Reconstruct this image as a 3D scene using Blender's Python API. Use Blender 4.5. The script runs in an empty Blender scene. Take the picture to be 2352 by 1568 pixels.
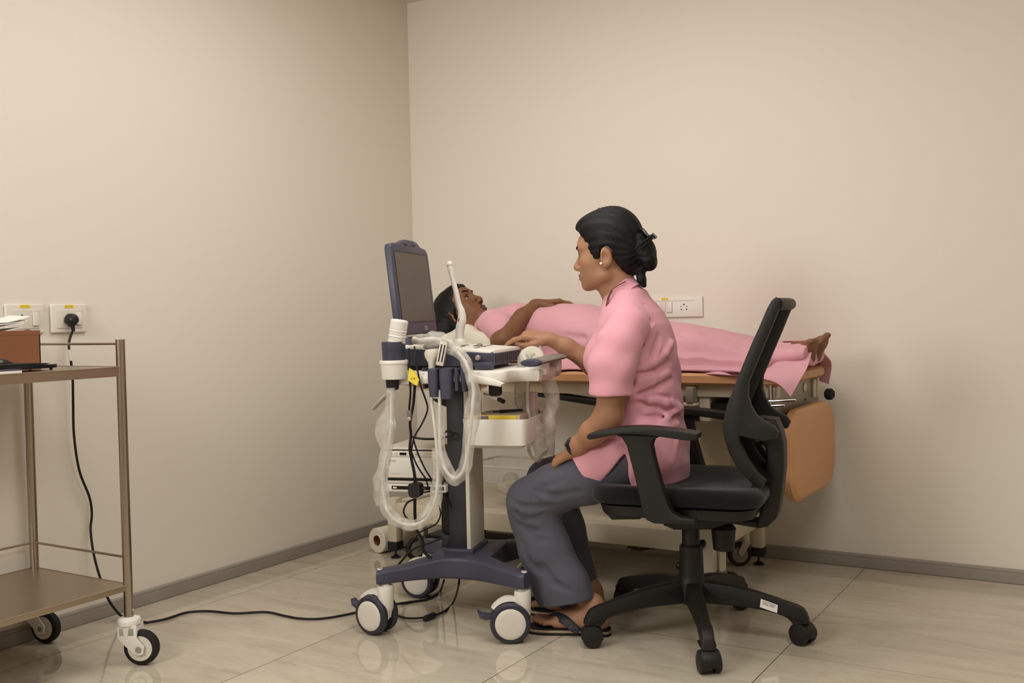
import bpy, bmesh, math, random
import numpy as np
from mathutils import Vector, Matrix, Quaternion, noise as mnoise
random.seed(7); np.random.seed(7)
COL = bpy.context.scene.collection
PI = math.pi
def rad(a): return a * PI / 180.0

# ---------------------------------------------------------------- camera (measured from the room's own lines)
CAM_C = np.array([2.7983, -3.7455, 0.9350])
CAM_F = 2328.5
def _rot(yaw, pitch, roll):
    cy, sy = math.cos(yaw), math.sin(yaw)
    fw = np.array([sy*math.cos(pitch), cy*math.cos(pitch), -math.sin(pitch)])
    rt = np.array([cy, -sy, 0.0]); up = np.cross(rt, fw)
    return (math.cos(roll)*rt + math.sin(roll)*up, -math.sin(roll)*rt + math.cos(roll)*up, fw)
CAM_R, CAM_U, CAM_W = _rot(-0.546598384, 0.0263066889, -0.0218272894)
def ray(x, y): return CAM_W + (x-1176)/CAM_F*CAM_R - (y-784)/CAM_F*CAM_U

class Frame:
    """a local ground frame: origin on the floor, x axis at angle ang (degrees); used to measure a thing in its own axes"""
    def __init__(s, o, ang):
        a = rad(ang); s.o = np.array([o[0], o[1], 0.0]); s.ang = ang
        s.x = np.array([math.cos(a), math.sin(a), 0]); s.y = np.array([-math.sin(a), math.cos(a), 0])
    def loc(s, p): q = p - s.o; return np.array([q@s.x, q@s.y, q[2]])
    def wld(s, l): return s.o + s.x*l[0] + s.y*l[1] + np.array([0, 0, l[2]])
    def Y(s, x, y, v): d = ray(x, y); return s.loc(CAM_C + d*((v-(CAM_C-s.o)@s.y)/(d@s.y)))
    def X(s, x, y, v): d = ray(x, y); return s.loc(CAM_C + d*((v-(CAM_C-s.o)@s.x)/(d@s.x)))
    def Z(s, x, y, v=0.0): d = ray(x, y); return s.loc(CAM_C + d*((v-CAM_C[2])/d[2]))
    def XZ(s, pts, v): return [(q[0], q[2]) for q in (s.Y(x, y, v) for x, y in pts)]
WORLD = Frame((0, 0), 0)

# ---------------------------------------------------------------- objects
def setp(o, **kw):
    for k, v in kw.items():
        if v is not None: o[k] = v
    return o
def empty(name, loc=(0, 0, 0), rz=0.0, label=None, cat=None, group=None):
    o = bpy.data.objects.new(name, None); COL.objects.link(o)
    o.location = loc; o.rotation_euler = (0, 0, rz); o.empty_display_size = 0.05
    return setp(o, label=label, category=cat, group=group)
def link(name, me, mats, parent=None, loc=None, rot=None, **props):
    o = bpy.data.objects.new(name, me); COL.objects.link(o)
    for m in (mats if isinstance(mats, (list, tuple)) else [mats]): me.materials.append(m)
    if parent is not None: o.parent = parent
    if loc is not None: o.location = loc
    if rot is not None: o.rotation_euler = rot
    if 'cat' in props: props['category'] = props.pop('cat')
    return setp(o, **props)
def copy_tree(o, parent=None):
    c = o.copy(); COL.objects.link(c)
    if parent is not None: c.parent = parent
    for ch in list(o.children): copy_tree(ch, c)
    return c

# ---------------------------------------------------------------- mesh builder
class MB:
    def __init__(s): s.v = []; s.f = []; s.m = []; s.sm = []
    def add(s, vs, fs, mi=0, smooth=True, M=None):
        b = len(s.v)
        for p in vs:
            p = Vector(p)
            if M is not None: p = M @ p
            s.v.append(tuple(p))
        for f in fs: s.f.append(tuple(b+i for i in f)); s.m.append(mi); s.sm.append(smooth)
        return s
    def bm(s, bm, mi=0, smooth=True, M=None):
        bm.verts.ensure_lookup_table(); bm.verts.index_update()
        s.add([v.co.copy() for v in bm.verts], [[v.index for v in f.verts] for f in bm.faces], mi, smooth, M); bm.free(); return s
    def box(s, lo, hi, r=0.0, mi=0, seg=2, M=None):
        bm = bmesh.new(); bmesh.ops.create_cube(bm, size=1.0)
        for v in bm.verts:
            v.co = Vector(((lo[i]+hi[i])/2 + v.co[i]*(hi[i]-lo[i]) for i in range(3)))
        if r > 0:
            r = min(r, 0.49*min(hi[i]-lo[i] for i in range(3)))
            bmesh.ops.bevel(bm, geom=list(bm.edges), offset=r, segments=seg, profile=0.5, affect='EDGES')
        return s.bm(bm, mi, r > 0, M)
    def cyl(s, a, b, ra, rb=None, n=24, mi=0, cap=True, bev=0.0):
        rb = ra if rb is None else rb
        a = Vector(a); b = Vector(b); L = (b-a).length
        prof = [(0, ra), (L, rb)]
        if bev > 0: prof = [(0, ra-bev), (bev*0.3, ra-bev*0.3), (bev, ra), (L-bev, rb), (L-bev*0.3, rb-bev*0.3), (L, rb-bev)]
        return s.lathe(prof, a, b-a, n, mi, cap)
    def lathe(s, prof, base=(0, 0, 0), axis=(0, 0, 1), n=32, mi=0, cap=True, M=None):
        """prof: (height along axis, radius)"""
        base = Vector(base); q = Vector((0, 0, 1)).rotation_difference(Vector(axis).normalized())
        vs = []; fs = []
        for h, r in prof:
            for k in range(n):
                t = 2*PI*k/n; vs.append(base + q @ Vector((r*math.cos(t), r*math.sin(t), h)))
        for i in range(len(prof)-1):
            for k in range(n):
                k2 = (k+1) % n; fs.append((i*n+k, i*n+k2, (i+1)*n+k2, (i+1)*n+k))
        if cap:
            fs.append(tuple(reversed(range(n)))); b = (len(prof)-1)*n; fs.append(tuple(b+k for k in range(n)))
        return s.add(vs, fs, mi, True, M)
    def tube(s, pts, r, n=10, mi=0, cap=True, flat=1.0, smooth_path=0, up=None):
        """tube along a path; r a number or a list; flat scales the second axis"""
        P = [Vector(p) for p in pts]
        R = list(r) if isinstance(r, (list, tuple)) else [r]*len(P)
        if smooth_path:
            P2 = []; R2 = []
            for i in range(len(P)-1):
                p0 = P[max(i-1, 0)]; p1 = P[i]; p2 = P[i+1]; p3 = P[min(i+2, len(P)-1)]
                for j in range(smooth_path):
                    t = j/smooth_path
                    P2.append(0.5*((2*p1) + (p2-p0)*t + (2*p0-5*p1+4*p2-p3)*t*t + (3*p1-p0-3*p2+p3)*t**3)); R2.append(R[i]*(1-t)+R[i+1]*t)
            P2.append(P[-1]); R2.append(R[-1]); P, R = P2, R2
        vs = []; fs = []; nrm = None
        for i, p in enumerate(P):
            t = (P[min(i+1, len(P)-1)] - P[max(i-1, 0)])
            t = t.normalized() if t.length > 1e-9 else Vector((0, 0, 1))
            if nrm is None:
                u = Vector(up) if up is not None else (Vector((0, 0, 1)) if abs(t.z) < 0.9 else Vector((1, 0, 0)))
                nrm = (u - t*u.dot(t)).normalized()
            elif up is not None:
                u = Vector(up); w = u - t*u.dot(t); nrm = w.normalized() if w.length > 1e-4 else nrm
            else: nrm = (nrm - t*nrm.dot(t)).normalized()
            bn = t.cross(nrm)
            for k in range(n):
                a = 2*PI*k/n; vs.append(p + nrm*(R[i]*flat*math.cos(a)) + bn*(R[i]*math.sin(a)))
        for i in range(len(P)-1):
            for k in range(n):
                k2 = (k+1) % n; fs.append((i*n+k, i*n+k2, (i+1)*n+k2, (i+1)*n+k))
        if cap: fs.append(tuple(reversed(range(n)))); b = (len(P)-1)*n; fs.append(tuple(b+k for k in range(n)))
        return s.add(vs, fs, mi)
    def prism(s, poly, a, b, axis='y', r=0.0, mi=0, seg=2, M=None):
        """polygon in the other two axes, extruded from a to b along axis, edges rounded by r"""
        bm = bmesh.new()
        def P(u, v, w): return {'x': (w, u, v), 'y': (u, w, v), 'z': (u, v, w)}[axis]
        v0 = [bm.verts.new(P(u, v, a)) for u, v in poly]; v1 = [bm.verts.new(P(u, v, b)) for u, v in poly]
        n = len(poly); f0 = bm.faces.new(v0); f1 = bm.faces.new(list(reversed(v1)))
        for i in range(n): bm.faces.new((v0[i], v1[i], v1[(i+1) % n], v0[(i+1) % n]))
        bmesh.ops.recalc_face_normals(bm, faces=bm.faces)
        if r > 0:
            es = [e for f in (f0, f1) for e in f.edges]
            bmesh.ops.bevel(bm, geom=list(set(es)), offset=r, segments=seg, profile=0.5, affect='EDGES', clamp_overlap=True)
        return s.bm(bm, mi, r > 0, M)
    def loft(s, rings, mi=0, cap=True, closed=False):
        n = len(rings[0]); vs = [p for r in rings for p in r]; fs = []; m = len(rings)
        for i in range(m if closed else m-1):
            j = (i+1) % m
            for k in range(n): k2 = (k+1) % n; fs.append((i*n+k, i*n+k2, j*n+k2, j*n+k))
        if cap and not closed: fs.append(tuple(reversed(range(n)))); b = (m-1)*n; fs.append(tuple(b+k for k in range(n)))
        return s.add(vs, fs, mi)
    def sphere(s, c, r, n=16, mi=0, M=None):
        rr = (r, r, r) if not hasattr(r, '__len__') else r
        bm = bmesh.new(); bmesh.ops.create_uvsphere(bm, u_segments=n, v_segments=max(6, n//2), radius=1.0)
        for v in bm.verts: v.co = Vector((c[0]+v.co.x*rr[0], c[1]+v.co.y*rr[1], c[2]+v.co.z*rr[2]))
        return s.bm(bm, mi, True, M)
    def mesh(s, name='mesh', auto=40):
        me = bpy.data.meshes.new(name); me.from_pydata(s.v, [], s.f); me.update()
        bm = bmesh.new(); bm.from_mesh(me)
        for f, mi, sm in zip(bm.faces, s.m, s.sm): f.material_index = mi; f.smooth = sm
        bmesh.ops.recalc_face_normals(bm, faces=bm.faces)
        bm.to_mesh(me); bm.free()
        try: me.set_sharp_from_angle(angle=rad(auto))
        except Exception: pass
        return me
    def build(s, name, mats, parent=None, auto=40, **kw): return link(name, s.mesh(name, auto), mats, parent, **kw)

def catmull(pts, n=8, closed=False):
    P = [np.array(p, float) for p in pts]; out = []; m = len(P)
    for i in range(m if closed else m-1):
        if closed: p0, p1, p2, p3 = P[i-1], P[i], P[(i+1) % m], P[(i+2) % m]
        else: p0, p1, p2, p3 = P[max(i-1, 0)], P[i], P[i+1], P[min(i+2, m-1)]
        for j in range(n):
            t = j/n; out.append(0.5*((2*p1)+(p2-p0)*t+(2*p0-5*p1+4*p2-p3)*t*t+(3*p1-p0-3*p2+p3)*t**3))
    if not closed: out.append(P[-1])
    return [tuple(float(c) for c in p) for p in out]
def rrect(x0, y0, x1, y1, r, n=5):
    out = []
    for cx, cy, a0 in ((x1-r, y1-r, 0), (x0+r, y1-r, 90), (x0+r, y0+r, 180), (x1-r, y0+r, 270)):
        for k in range(n+1): a = rad(a0+90*k/n); out.append((cx+r*math.cos(a), cy+r*math.sin(a)))
    return out

# ---------------------------------------------------------------- implicit surfaces (bodies, cloth, hair)
def smin(a, b, k):
    if k <= 0: return np.minimum(a, b)
    h = np.maximum(k-np.abs(a-b), 0)/k
    return np.minimum(a, b) - h*h*k*0.25
def smax(a, b, k): return -smin(-a, -b, k)
class Field:
    def __init__(s, lo, hi, h, M=None):
        s.lo = np.array(lo, float); s.h = h
        s.n = (np.ceil((np.array(hi, float)-s.lo)/h).astype(int)+1)
        s.ax = [(s.lo[i]+h*np.arange(s.n[i])).astype(np.float32) for i in range(3)]
        s.d = np.full(tuple(s.n), 0.08, np.float32); s.M = M
    def region(s, lo, hi):
        i0 = np.clip(np.floor((np.array(lo)-s.lo)/s.h).astype(int), 0, s.n); i1 = np.clip(np.ceil((np.array(hi)-s.lo)/s.h).astype(int)+1, 0, s.n)
        sl = tuple(slice(int(a), int(b)) for a, b in zip(i0, i1))
        return sl, s.ax[0][sl[0]][:, None, None], s.ax[1][sl[1]][None, :, None], s.ax[2][sl[2]][None, None, :]
    def put(s, fn, lo, hi, k=0.0, op='add'):
        pad = 0.012 + k
        sl, X, Y, Z = s.region(np.array(lo)-pad, np.array(hi)+pad)
        if any(q.stop <= q.start for q in sl): return s
        d = fn(X, Y, Z); cur = s.d[sl]
        if op == 'add': r = smin(cur, d, k)
        elif op == 'sub': r = smax(cur, -d, k)
        elif op == 'and': r = smax(cur, d, k)
        elif op == 'disp': r = cur + d
        s.d[sl] = r
        return s
    def T(s, p):
        if s.M is None: return np.array(p, float)
        return np.array(s.M @ Vector(p))
    def cap(s, a, b, ra, rb=None, k=0.0, op='add', flat=None):
        """tapered capsule; flat=(direction, scale) squashes it along a direction"""
        rb = ra if rb is None else rb
        a = s.T(a); b = s.T(b); ba = b-a; L2 = float(ba@ba)+1e-12; m = max(ra, rb)
        if flat is not None:
            w = np.array(flat[0], float)
            if s.M is not None: w = np.array(s.M.to_3x3() @ Vector(w))
            w = w/np.linalg.norm(w); e = 1.0/flat[1]**2 - 1.0; m *= max(1.0, flat[1])
        def fn(X, Y, Z):
            px, py, pz = X-a[0], Y-a[1], Z-a[2]
            t = np.clip((px*ba[0]+py*ba[1]+pz*ba[2])/L2, 0, 1)
            qx, qy, qz = px-t*ba[0], py-t*ba[1], pz-t*ba[2]
            q = qx*qx+qy*qy+qz*qz
            if flat is not None: c = qx*w[0]+qy*w[1]+qz*w[2]; q = np.maximum(q + c*c*e, 0)
            sc = min(1.0, flat[1]) if flat is not None else 1.0
            return (np.sqrt(q)-(ra+(rb-ra)*t))*sc
        return s.put(fn, np.minimum(a, b)-m, np.maximum(a, b)+m, k, op)
    def chain(s, pts, k=0.01, op='add', flat=None):
        """pts: (x,y,z,r) joined into one tapering limb"""
        for p, q in zip(pts[:-1], pts[1:]): s.cap(p[:3], q[:3], p[3], q[3], k, op, flat)
        return s
    def ell(s, c, r, k=0.0, op='add', R=None):
        """ellipsoid, R a 3x3 rotation (local axes)"""
        c = s.T(c); Q = np.eye(3) if R is None else np.array(R)
        if s.M is not None: Q = np.array(s.M.to_3x3().normalized()) @ Q
        m = max(r)
        def fn(X, Y, Z):
            p = (X-c[0], Y-c[1], Z-c[2]); q = 0; g = 0
            for i in range(3):
                u = p[0]*Q[0, i]+p[1]*Q[1, i]+p[2]*Q[2, i]; q = q+(u/r[i])**2; g = g+(u/r[i]**2)**2
            k0 = np.sqrt(q); k1 = np.sqrt(g)
            return np.where(k1 > 1e-9, k0*(k0-1.0)/np.maximum(k1, 1e-9), -min(r)).astype(np.float32)
        ext = np.sqrt(((Q*np.array(r))**2).sum(1))
        return s.put(fn, c-ext, c+ext, k, op)
    def half(s, p, n, k=0.0, op='and', lo=None, hi=None):
        """keep the side of the plane that n points away from"""
        p = s.T(p); n = np.array(n, float)
        if s.M is not None: n = np.array(s.M.to_3x3() @ Vector(n))
        n = n/np.linalg.norm(n)
        fn = lambda X, Y, Z: (X-p[0])*n[0]+(Y-p[1])*n[1]+(Z-p[2])*n[2]
        L = s.lo if lo is None else np.array(lo); H = s.lo+s.h*s.n if hi is None else np.array(hi)
        return s.put(fn, L, H, k, op)
    def station(s, axis, st, k=0.0, op='add', n=2.0):
        """body of changing oval sections along an axis: st = (t, c1, c2, r1, r2) with c,r on the two other axes in order"""
        st = np.array(st, float); o = [i for i in range(3) if i != axis]
        def fn(X, Y, Z):
            P = (X, Y, Z); t = P[axis]; f = lambda j: np.interp(t.ravel(), st[:, 0], st[:, j]).reshape(t.shape).astype(np.float32)
            c1, c2, r1, r2 = f(1), f(2), f(3), f(4)
            u = np.abs((P[o[0]]-c1)/r1); v = np.abs((P[o[1]]-c2)/r2)
            q = (u**n+v**n)**(1.0/n); d = (q-1.0)*np.minimum(r1, r2)
            e = np.maximum(np.maximum(st[0, 0]-t, t-st[-1, 0]), 0)
            return np.where(e > 0, np.sqrt(np.maximum(d, 0)**2+e*e)+np.minimum(d, 0)*0, d).astype(np.float32)
        lo = np.zeros(3); hi = np.zeros(3)
        lo[axis] = st[0, 0]; hi[axis] = st[-1, 0]
        for j, i in enumerate(o): lo[i] = (st[:, 1+j]-st[:, 3+j]).min(); hi[i] = (st[:, 1+j]+st[:, 3+j]).max()
        return s.put(fn, lo, hi, k, op)
    def disp(s, fn, lo=None, hi=None):
        return s.put(fn, s.lo if lo is None else lo, s.lo+s.h*s.n if hi is None else hi, 0.0, 'disp')
    def mesh(s, name, smooth=1):
        d = s.d; h = s.h
        d[0] = d[-1] = 1; d[:, 0] = d[:, -1] = 1; d[:, :, 0] = d[:, :, -1] = 1
        ins = d < 0
        cnt = np.zeros(tuple(s.n-1), np.int8)
        for i in (0, 1):
            for j in (0, 1):
                for k in (0, 1): cnt += ins[i:s.n[0]-1+i, j:s.n[1]-1+j, k:s.n[2]-1+k]
        act = np.argwhere((cnt > 0) & (cnt < 8)); N = len(act)
        idx = np.full(tuple(s.n-1), -1, np.int32); idx[act[:, 0], act[:, 1], act[:, 2]] = np.arange(N)
        cor = [(i, j, k) for i in (0, 1) for j in (0, 1) for k in (0, 1)]
        val = np.stack([d[act[:, 0]+c[0], act[:, 1]+c[1], act[:, 2]+c[2]] for c in cor], 1)
        acc = np.zeros((N, 3)); num = np.zeros(N)
        for a in range(8):
            for b in range(a+1, 8):
                if sum(abs(cor[a][i]-cor[b][i]) for i in range(3)) != 1: continue
                m = (val[:, a] < 0) != (val[:, b] < 0)
                t = np.where(m, val[:, a]/np.where(m, val[:, a]-val[:, b], 1), 0)
                p = np.array(cor[a])+t[:, None]*(np.array(cor[b])-np.array(cor[a]))
                acc += p*m[:, None]; num += m
        V = s.lo + (act + acc/num[:, None])*h
        F = []
        for ax in range(3):
            o1, o2 = [(1, 2), (2, 0), (0, 1)][ax]
            sl0 = [slice(None)]*3; sl1 = [slice(None)]*3; sl0[ax] = slice(0, -1); sl1[ax] = slice(1, None)
            A = ins[tuple(sl0)]; B = ins[tuple(sl1)]
            e = np.argwhere(A != B); e = e[(e[:, o1] > 0) & (e[:, o2] > 0) & (e[:, o1] < s.n[o1]-1) & (e[:, o2] < s.n[o2]-1)]
            fl = A[e[:, 0], e[:, 1], e[:, 2]]
            q = []
            for da, db in ((0, 0), (1, 0), (1, 1), (0, 1)):
                c = e.copy(); c[:, o1] -= da; c[:, o2] -= db; q.append(idx[c[:, 0], c[:, 1], c[:, 2]])
            q = np.stack(q, 1); q[~fl] = q[~fl][:, ::-1]; F.append(q)
        F = np.concatenate(F); F = F[(F >= 0).all(1)]
        for _ in range(smooth):
            acc = np.zeros_like(V); num = np.zeros(N)
            for a, b in ((0, 1), (1, 2), (2, 3), (3, 0)):
                np.add.at(acc, F[:, a], V[F[:, b]]); np.add.at(acc, F[:, b], V[F[:, a]]); np.add.at(num, F[:, a], 1); np.add.at(num, F[:, b], 1)
            V = V*0.5 + 0.5*acc/np.maximum(num, 1)[:, None]
        me = bpy.data.meshes.new(name)
        me.vertices.add(N); me.vertices.foreach_set('co', V.astype(np.float32).ravel())
        nf = len(F); me.loops.add(nf*4); me.loops.foreach_set('vertex_index', F.astype(np.int32).ravel())
        me.polygons.add(nf); me.polygons.foreach_set('loop_start', np.arange(0, nf*4, 4, dtype=np.int32))
        me.polygons.foreach_set('use_smooth', np.ones(nf, bool))
        me.update(calc_edges=True); me.validate()
        return me
def paint(me, fn):
    """material slot per face from the face centre: fn(centres array) -> indices"""
    c = np.zeros(len(me.polygons)*3, np.float32); me.polygons.foreach_get('center', c)
    me.polygons.foreach_set('material_index', fn(c.reshape(-1, 3)).astype(np.int32)); me.update()

# ---------------------------------------------------------------- materials
def srgb(r, g, b):
    f = lambda c: (c/255/12.92) if c/255 <= 0.04045 else ((c/255+0.055)/1.055)**2.4
    return (f(r), f(g), f(b), 1.0)
def mat(name, rgb, rough=0.5, metal=0.0, spec=0.5, bump=0.0, bscale=80.0, var=0.0, vscale=6.0, sheen=0.0, coat=0.0, sss=0.0, stretch=None, trans=0.0, alpha=1.0, ior=1.45, bdist=0.002, rvar=0.0):
    m = bpy.data.materials.new(name); m.use_nodes = True; nt = m.node_tree; N = nt.nodes; L = nt.links
    b = N['Principled BSDF']; c = srgb(*rgb)
    b.inputs['Base Color'].default_value = c; b.inputs['Roughness'].default_value = rough; b.inputs['Metallic'].default_value = metal
    b.inputs['Specular IOR Level'].default_value = spec; b.inputs['IOR'].default_value = ior
    if sheen: b.inputs['Sheen Weight'].default_value = sheen; b.inputs['Sheen Roughness'].default_value = 0.5
    if coat: b.inputs['Coat Weight'].default_value = coat; b.inputs['Coat Roughness'].default_value = 0.15
    if sss: b.inputs['Subsurface Weight'].default_value = sss; b.inputs['Subsurface Radius'].default_value = (0.012, 0.004, 0.002); b.inputs['Subsurface Scale'].default_value = 0.6
    if trans: b.inputs['Transmission Weight'].default_value = trans
    if alpha < 1: b.inputs['Alpha'].default_value = alpha
    tc = N.new('ShaderNodeTexCoord'); mp = N.new('ShaderNodeMapping'); L.new(tc.outputs['Object'], mp.inputs['Vector'])
    if stretch: mp.inputs['Scale'].default_value = stretch
    if var or rvar:
        n = N.new('ShaderNodeTexNoise'); n.inputs['Scale'].default_value = vscale; n.inputs['Detail'].default_value = 5; L.new(mp.outputs[0], n.inputs['Vector'])
        if var:
            mx = N.new('ShaderNodeMix'); mx.data_type = 'RGBA'; mx.inputs[6].default_value = tuple(max(0, x*(1-var)) for x in c[:3])+(1,); mx.inputs[7].default_value = tuple(min(1, x*(1+var)) for x in c[:3])+(1,)
            L.new(n.outputs['Fac'], mx.inputs[0]); L.new(mx.outputs[2], b.inputs['Base Color'])
        if rvar:
            mr = N.new('ShaderNodeMapRange'); mr.inputs[3].default_value = rough-rvar; mr.inputs[4].default_value = rough+rvar; L.new(n.outputs['Fac'], mr.inputs[0]); L.new(mr.outputs[0], b.inputs['Roughness'])
    if bump:
        n2 = N.new('ShaderNodeTexNoise'); n2.inputs['Scale'].default_value = bscale; n2.inputs['Detail'].default_value = 4; L.new(mp.outputs[0], n2.inputs['Vector'])
        bp = N.new('ShaderNodeBump'); bp.inputs['Strength'].default_value = bump; bp.inputs['Distance'].default_value = bdist; L.new(n2.outputs['Fac'], bp.inputs['Height']); L.new(bp.outputs[0], b.inputs['Normal'])
    return m
# ================================================================ setting
scene = bpy.context.scene
cam = bpy.data.cameras.new('camera'); cam.sensor_width = 36.0; cam.lens = CAM_F*36.0/2352.0; cam.clip_start = 0.05
camo = bpy.data.objects.new('camera', cam); COL.objects.link(camo); scene.camera = camo
camo.matrix_world = Matrix(((CAM_R[0], CAM_U[0], -CAM_W[0], CAM_C[0]), (CAM_R[1], CAM_U[1], -CAM_W[1], CAM_C[1]), (CAM_R[2], CAM_U[2], -CAM_W[2], CAM_C[2]), (0, 0, 0, 1)))
vs_ = scene.view_settings; vs_.view_transform = 'Standard'; vs_.look = 'None'; vs_.gamma = 1.0; vs_.use_curve_mapping = False
vs_.exposure = 0.0
w_ = bpy.data.worlds.new('world'); scene.world = w_; w_.use_nodes = True
w_.node_tree.nodes['Background'].inputs[0].default_value = (0.9, 0.85, 0.8, 1); w_.node_tree.nodes['Background'].inputs[1].default_value = 0.02
scene.cycles.max_bounces = 10; scene.cycles.transparent_max_bounces = 24; scene.cycles.use_denoising = True
RW, RD, RH = 4.6, -5.6, 2.36      # room: x 0..RW, y RD..0

def wall_material():
    m = mat('cream_wall_paint', (226, 217, 202), rough=0.55, spec=0.35, bump=0.05, bscale=220, bdist=0.001, var=0.012, vscale=1.5)
    return m
M_WALL = wall_material()
M_CEIL = mat('ceiling_white', (225, 220, 208), rough=0.8)
M_BASE = mat('grey_skirting_tile', (150, 142, 131), rough=0.35, spec=0.5, var=0.06, vscale=9, bump=0.03, bscale=60)

def floor_material():
    m = bpy.data.materials.new('marble_floor_tile'); m.use_nodes = True; nt = m.node_tree; N = nt.nodes; L = nt.links; b = N['Principled BSDF']
    tc = N.new('ShaderNodeTexCoord'); sp = N.new('ShaderNodeSeparateXYZ'); L.new(tc.outputs['Object'], sp.inputs[0])
    def math_(op, a, bb=None, v=None):
        n = N.new('ShaderNodeMath'); n.operation = op
        L.new(a, n.inputs[0])
        if bb is not None: L.new(bb, n.inputs[1])
        elif v is not None: n.inputs[1].default_value = v
        return n.outputs[0]
    def line(sock, off, step, half):
        u = math_('DIVIDE', math_('SUBTRACT', sock, v=off), v=step); fr = math_('FRACT', u)
        d = math_('MULTIPLY', math_('MINIMUM', fr, math_('SUBTRACT', math_('MULTIPLY', fr, v=0.0), math_('SUBTRACT', fr, v=1.0))), v=step)
        return math_('LESS_THAN', d, v=half), math_('FLOOR', u)
    lx, ix = line(sp.outputs[0], 0.1875-0.6, 0.6, 0.0011); ly, iy = line(sp.outputs[1], -1.0432-1.2, 1.2, 0.0009)
    # per-tile offset so that veins break at the joints
    wn = N.new('ShaderNodeTexWhiteNoise'); wn.noise_dimensions = '2D'; cb = N.new('ShaderNodeCombineXYZ'); L.new(ix, cb.inputs[0]); L.new(iy, cb.inputs[1]); L.new(cb.outputs[0], wn.inputs['Vector'])
    sc = N.new('ShaderNodeVectorMath'); sc.operation = 'SCALE'; sc.inputs['Scale'].default_value = 9.0; L.new(wn.outputs['Color'], sc.inputs[0])
    ad = N.new('ShaderNodeVectorMath'); L.new(tc.outputs['Object'], ad.inputs[0]); L.new(sc.outputs[0], ad.inputs[1])
    mp = N.new('ShaderNodeMapping'); mp.inputs['Scale'].default_value = (1.6, 7.0, 1); mp.inputs['Rotation'].default_value = (0, 0, rad(8)); L.new(ad.outputs[0], mp.inputs[0])
    n1 = N.new('ShaderNodeTexNoise'); n1.inputs['Scale'].default_value = 1.4; n1.inputs['Detail'].default_value = 8; n1.inputs['Roughness'].default_value = 0.62; n1.inputs['Distortion'].default_value = 1.2; L.new(mp.outputs[0], n1.inputs['Vector'])
    r1 = N.new('ShaderNodeValToRGB'); e = r1.color_ramp.elements
    e[0].position = 0.28; e[0].color = srgb(172, 161, 141); e[1].position = 0.72; e[1].color = srgb(200, 190, 170)
    k = r1.color_ramp.elements.new(0.5); k.color = srgb(190, 179, 159)
    L.new(n1.outputs['Fac'], r1.inputs[0])
    mp2 = N.new('ShaderNodeMapping'); mp2.inputs['Scale'].default_value = (2.2, 9.0, 1); mp2.inputs['Rotation'].default_value = (0, 0, rad(-12)); L.new(ad.outputs[0], mp2.inputs[0])
    n2 = N.new('ShaderNodeTexNoise'); n2.inputs['Scale'].default_value = 1.1; n2.inputs['Detail'].default_value = 6; n2.inputs['Distortion'].default_value = 2.4; L.new(mp2.outputs[0], n2.inputs['Vector'])
    r2 = N.new('ShaderNodeValToRGB'); e = r2.color_ramp.elements; e[0].position = 0.488; e[0].color = (0, 0, 0, 1); e[1].position = 0.512; e[1].color = (0, 0, 0, 1); q = r2.color_ramp.elements.new(0.5); q.color = (1, 1, 1, 1)
    L.new(n2.outputs['Fac'], r2.inputs[0])
    n3 = N.new('ShaderNodeTexNoise'); n3.inputs['Scale'].default_value = 2.5; n3.inputs['Detail'].default_value = 3; L.new(ad.outputs[0], n3.inputs['Vector'])
    r3 = N.new('ShaderNodeValToRGB'); r3.color_ramp.elements[0].position = 0.5; r3.color_ramp.elements[1].position = 0.72; L.new(n3.outputs['Fac'], r3.inputs[0])
    vm = math_('MULTIPLY', math_('MULTIPLY', r2.outputs[0], r3.outputs[0]), v=0.5)
    mx = N.new('ShaderNodeMix'); mx.data_type = 'RGBA'; L.new(vm, mx.inputs[0]); L.new(r1.outputs[0], mx.inputs[6]); mx.inputs[7].default_value = srgb(140, 122, 98)
    gl = math_('MAXIMUM', lx, ly)
    mg = N.new('ShaderNodeMix'); mg.data_type = 'RGBA'; L.new(gl, mg.inputs[0]); L.new(mx.outputs[2], mg.inputs[6]); mg.inputs[7].default_value = srgb(62, 48, 36)
    L.new(mg.outputs[2], b.inputs['Base Color'])
    mr = N.new('ShaderNodeMapRange'); mr.inputs[3].default_value = 0.02; mr.inputs[4].default_value = 0.06; L.new(n3.outputs['Fac'], mr.inputs[0]); L.new(mr.outputs[0], b.inputs['Roughness'])
    b.inputs['Specular IOR Level'].default_value = 0.5; b.inputs['IOR'].default_value = 1.62
    return m

def structure(name, mb, m): o = mb.build(name, m); o['kind'] = 'structure'; return o
T = 0.1
structure('floor', MB().box((-T, RD-T, -0.1), (RW+T, T, 0)), floor_material())
structure('ceiling', MB().box((-T, RD-T, RH), (RW+T, T, RH+0.1)), M_CEIL)
structure('wall_left', MB().box((-T, RD-T, 0), (0, T, RH)), M_WALL)
structure('wall_back', MB().box((0, 0, 0), (RW+T, T, RH)), M_WALL)
M_WALL2 = mat('pale_wall_paint', (228, 220, 206), rough=0.6)
structure('wall_right', MB().box((RW, RD-T, 0), (RW+T, 0, RH)), M_WALL2)
structure('wall_front', MB().box((0, RD-T, 0), (RW, RD, RH)), M_WALL2)
def skirting_profile(): return [(0, 0.0015), (0.012, 0.0015), (0.0125, 0.004), (0.0125, 0.036), (0.0105, 0.0375), (0.012, 0.040), (0.011, 0.046), (0.006, 0.049), (0, 0.049)]
structure('baseboard_left', MB().prism([(u, v) for u, v in skirting_profile()], RD, 0.0, 'y', 0), M_BASE)
structure('baseboard_back', MB().prism([(-u, v) for u, v in skirting_profile()], 0.0125, RW, 'x', 0), M_BASE)

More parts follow.
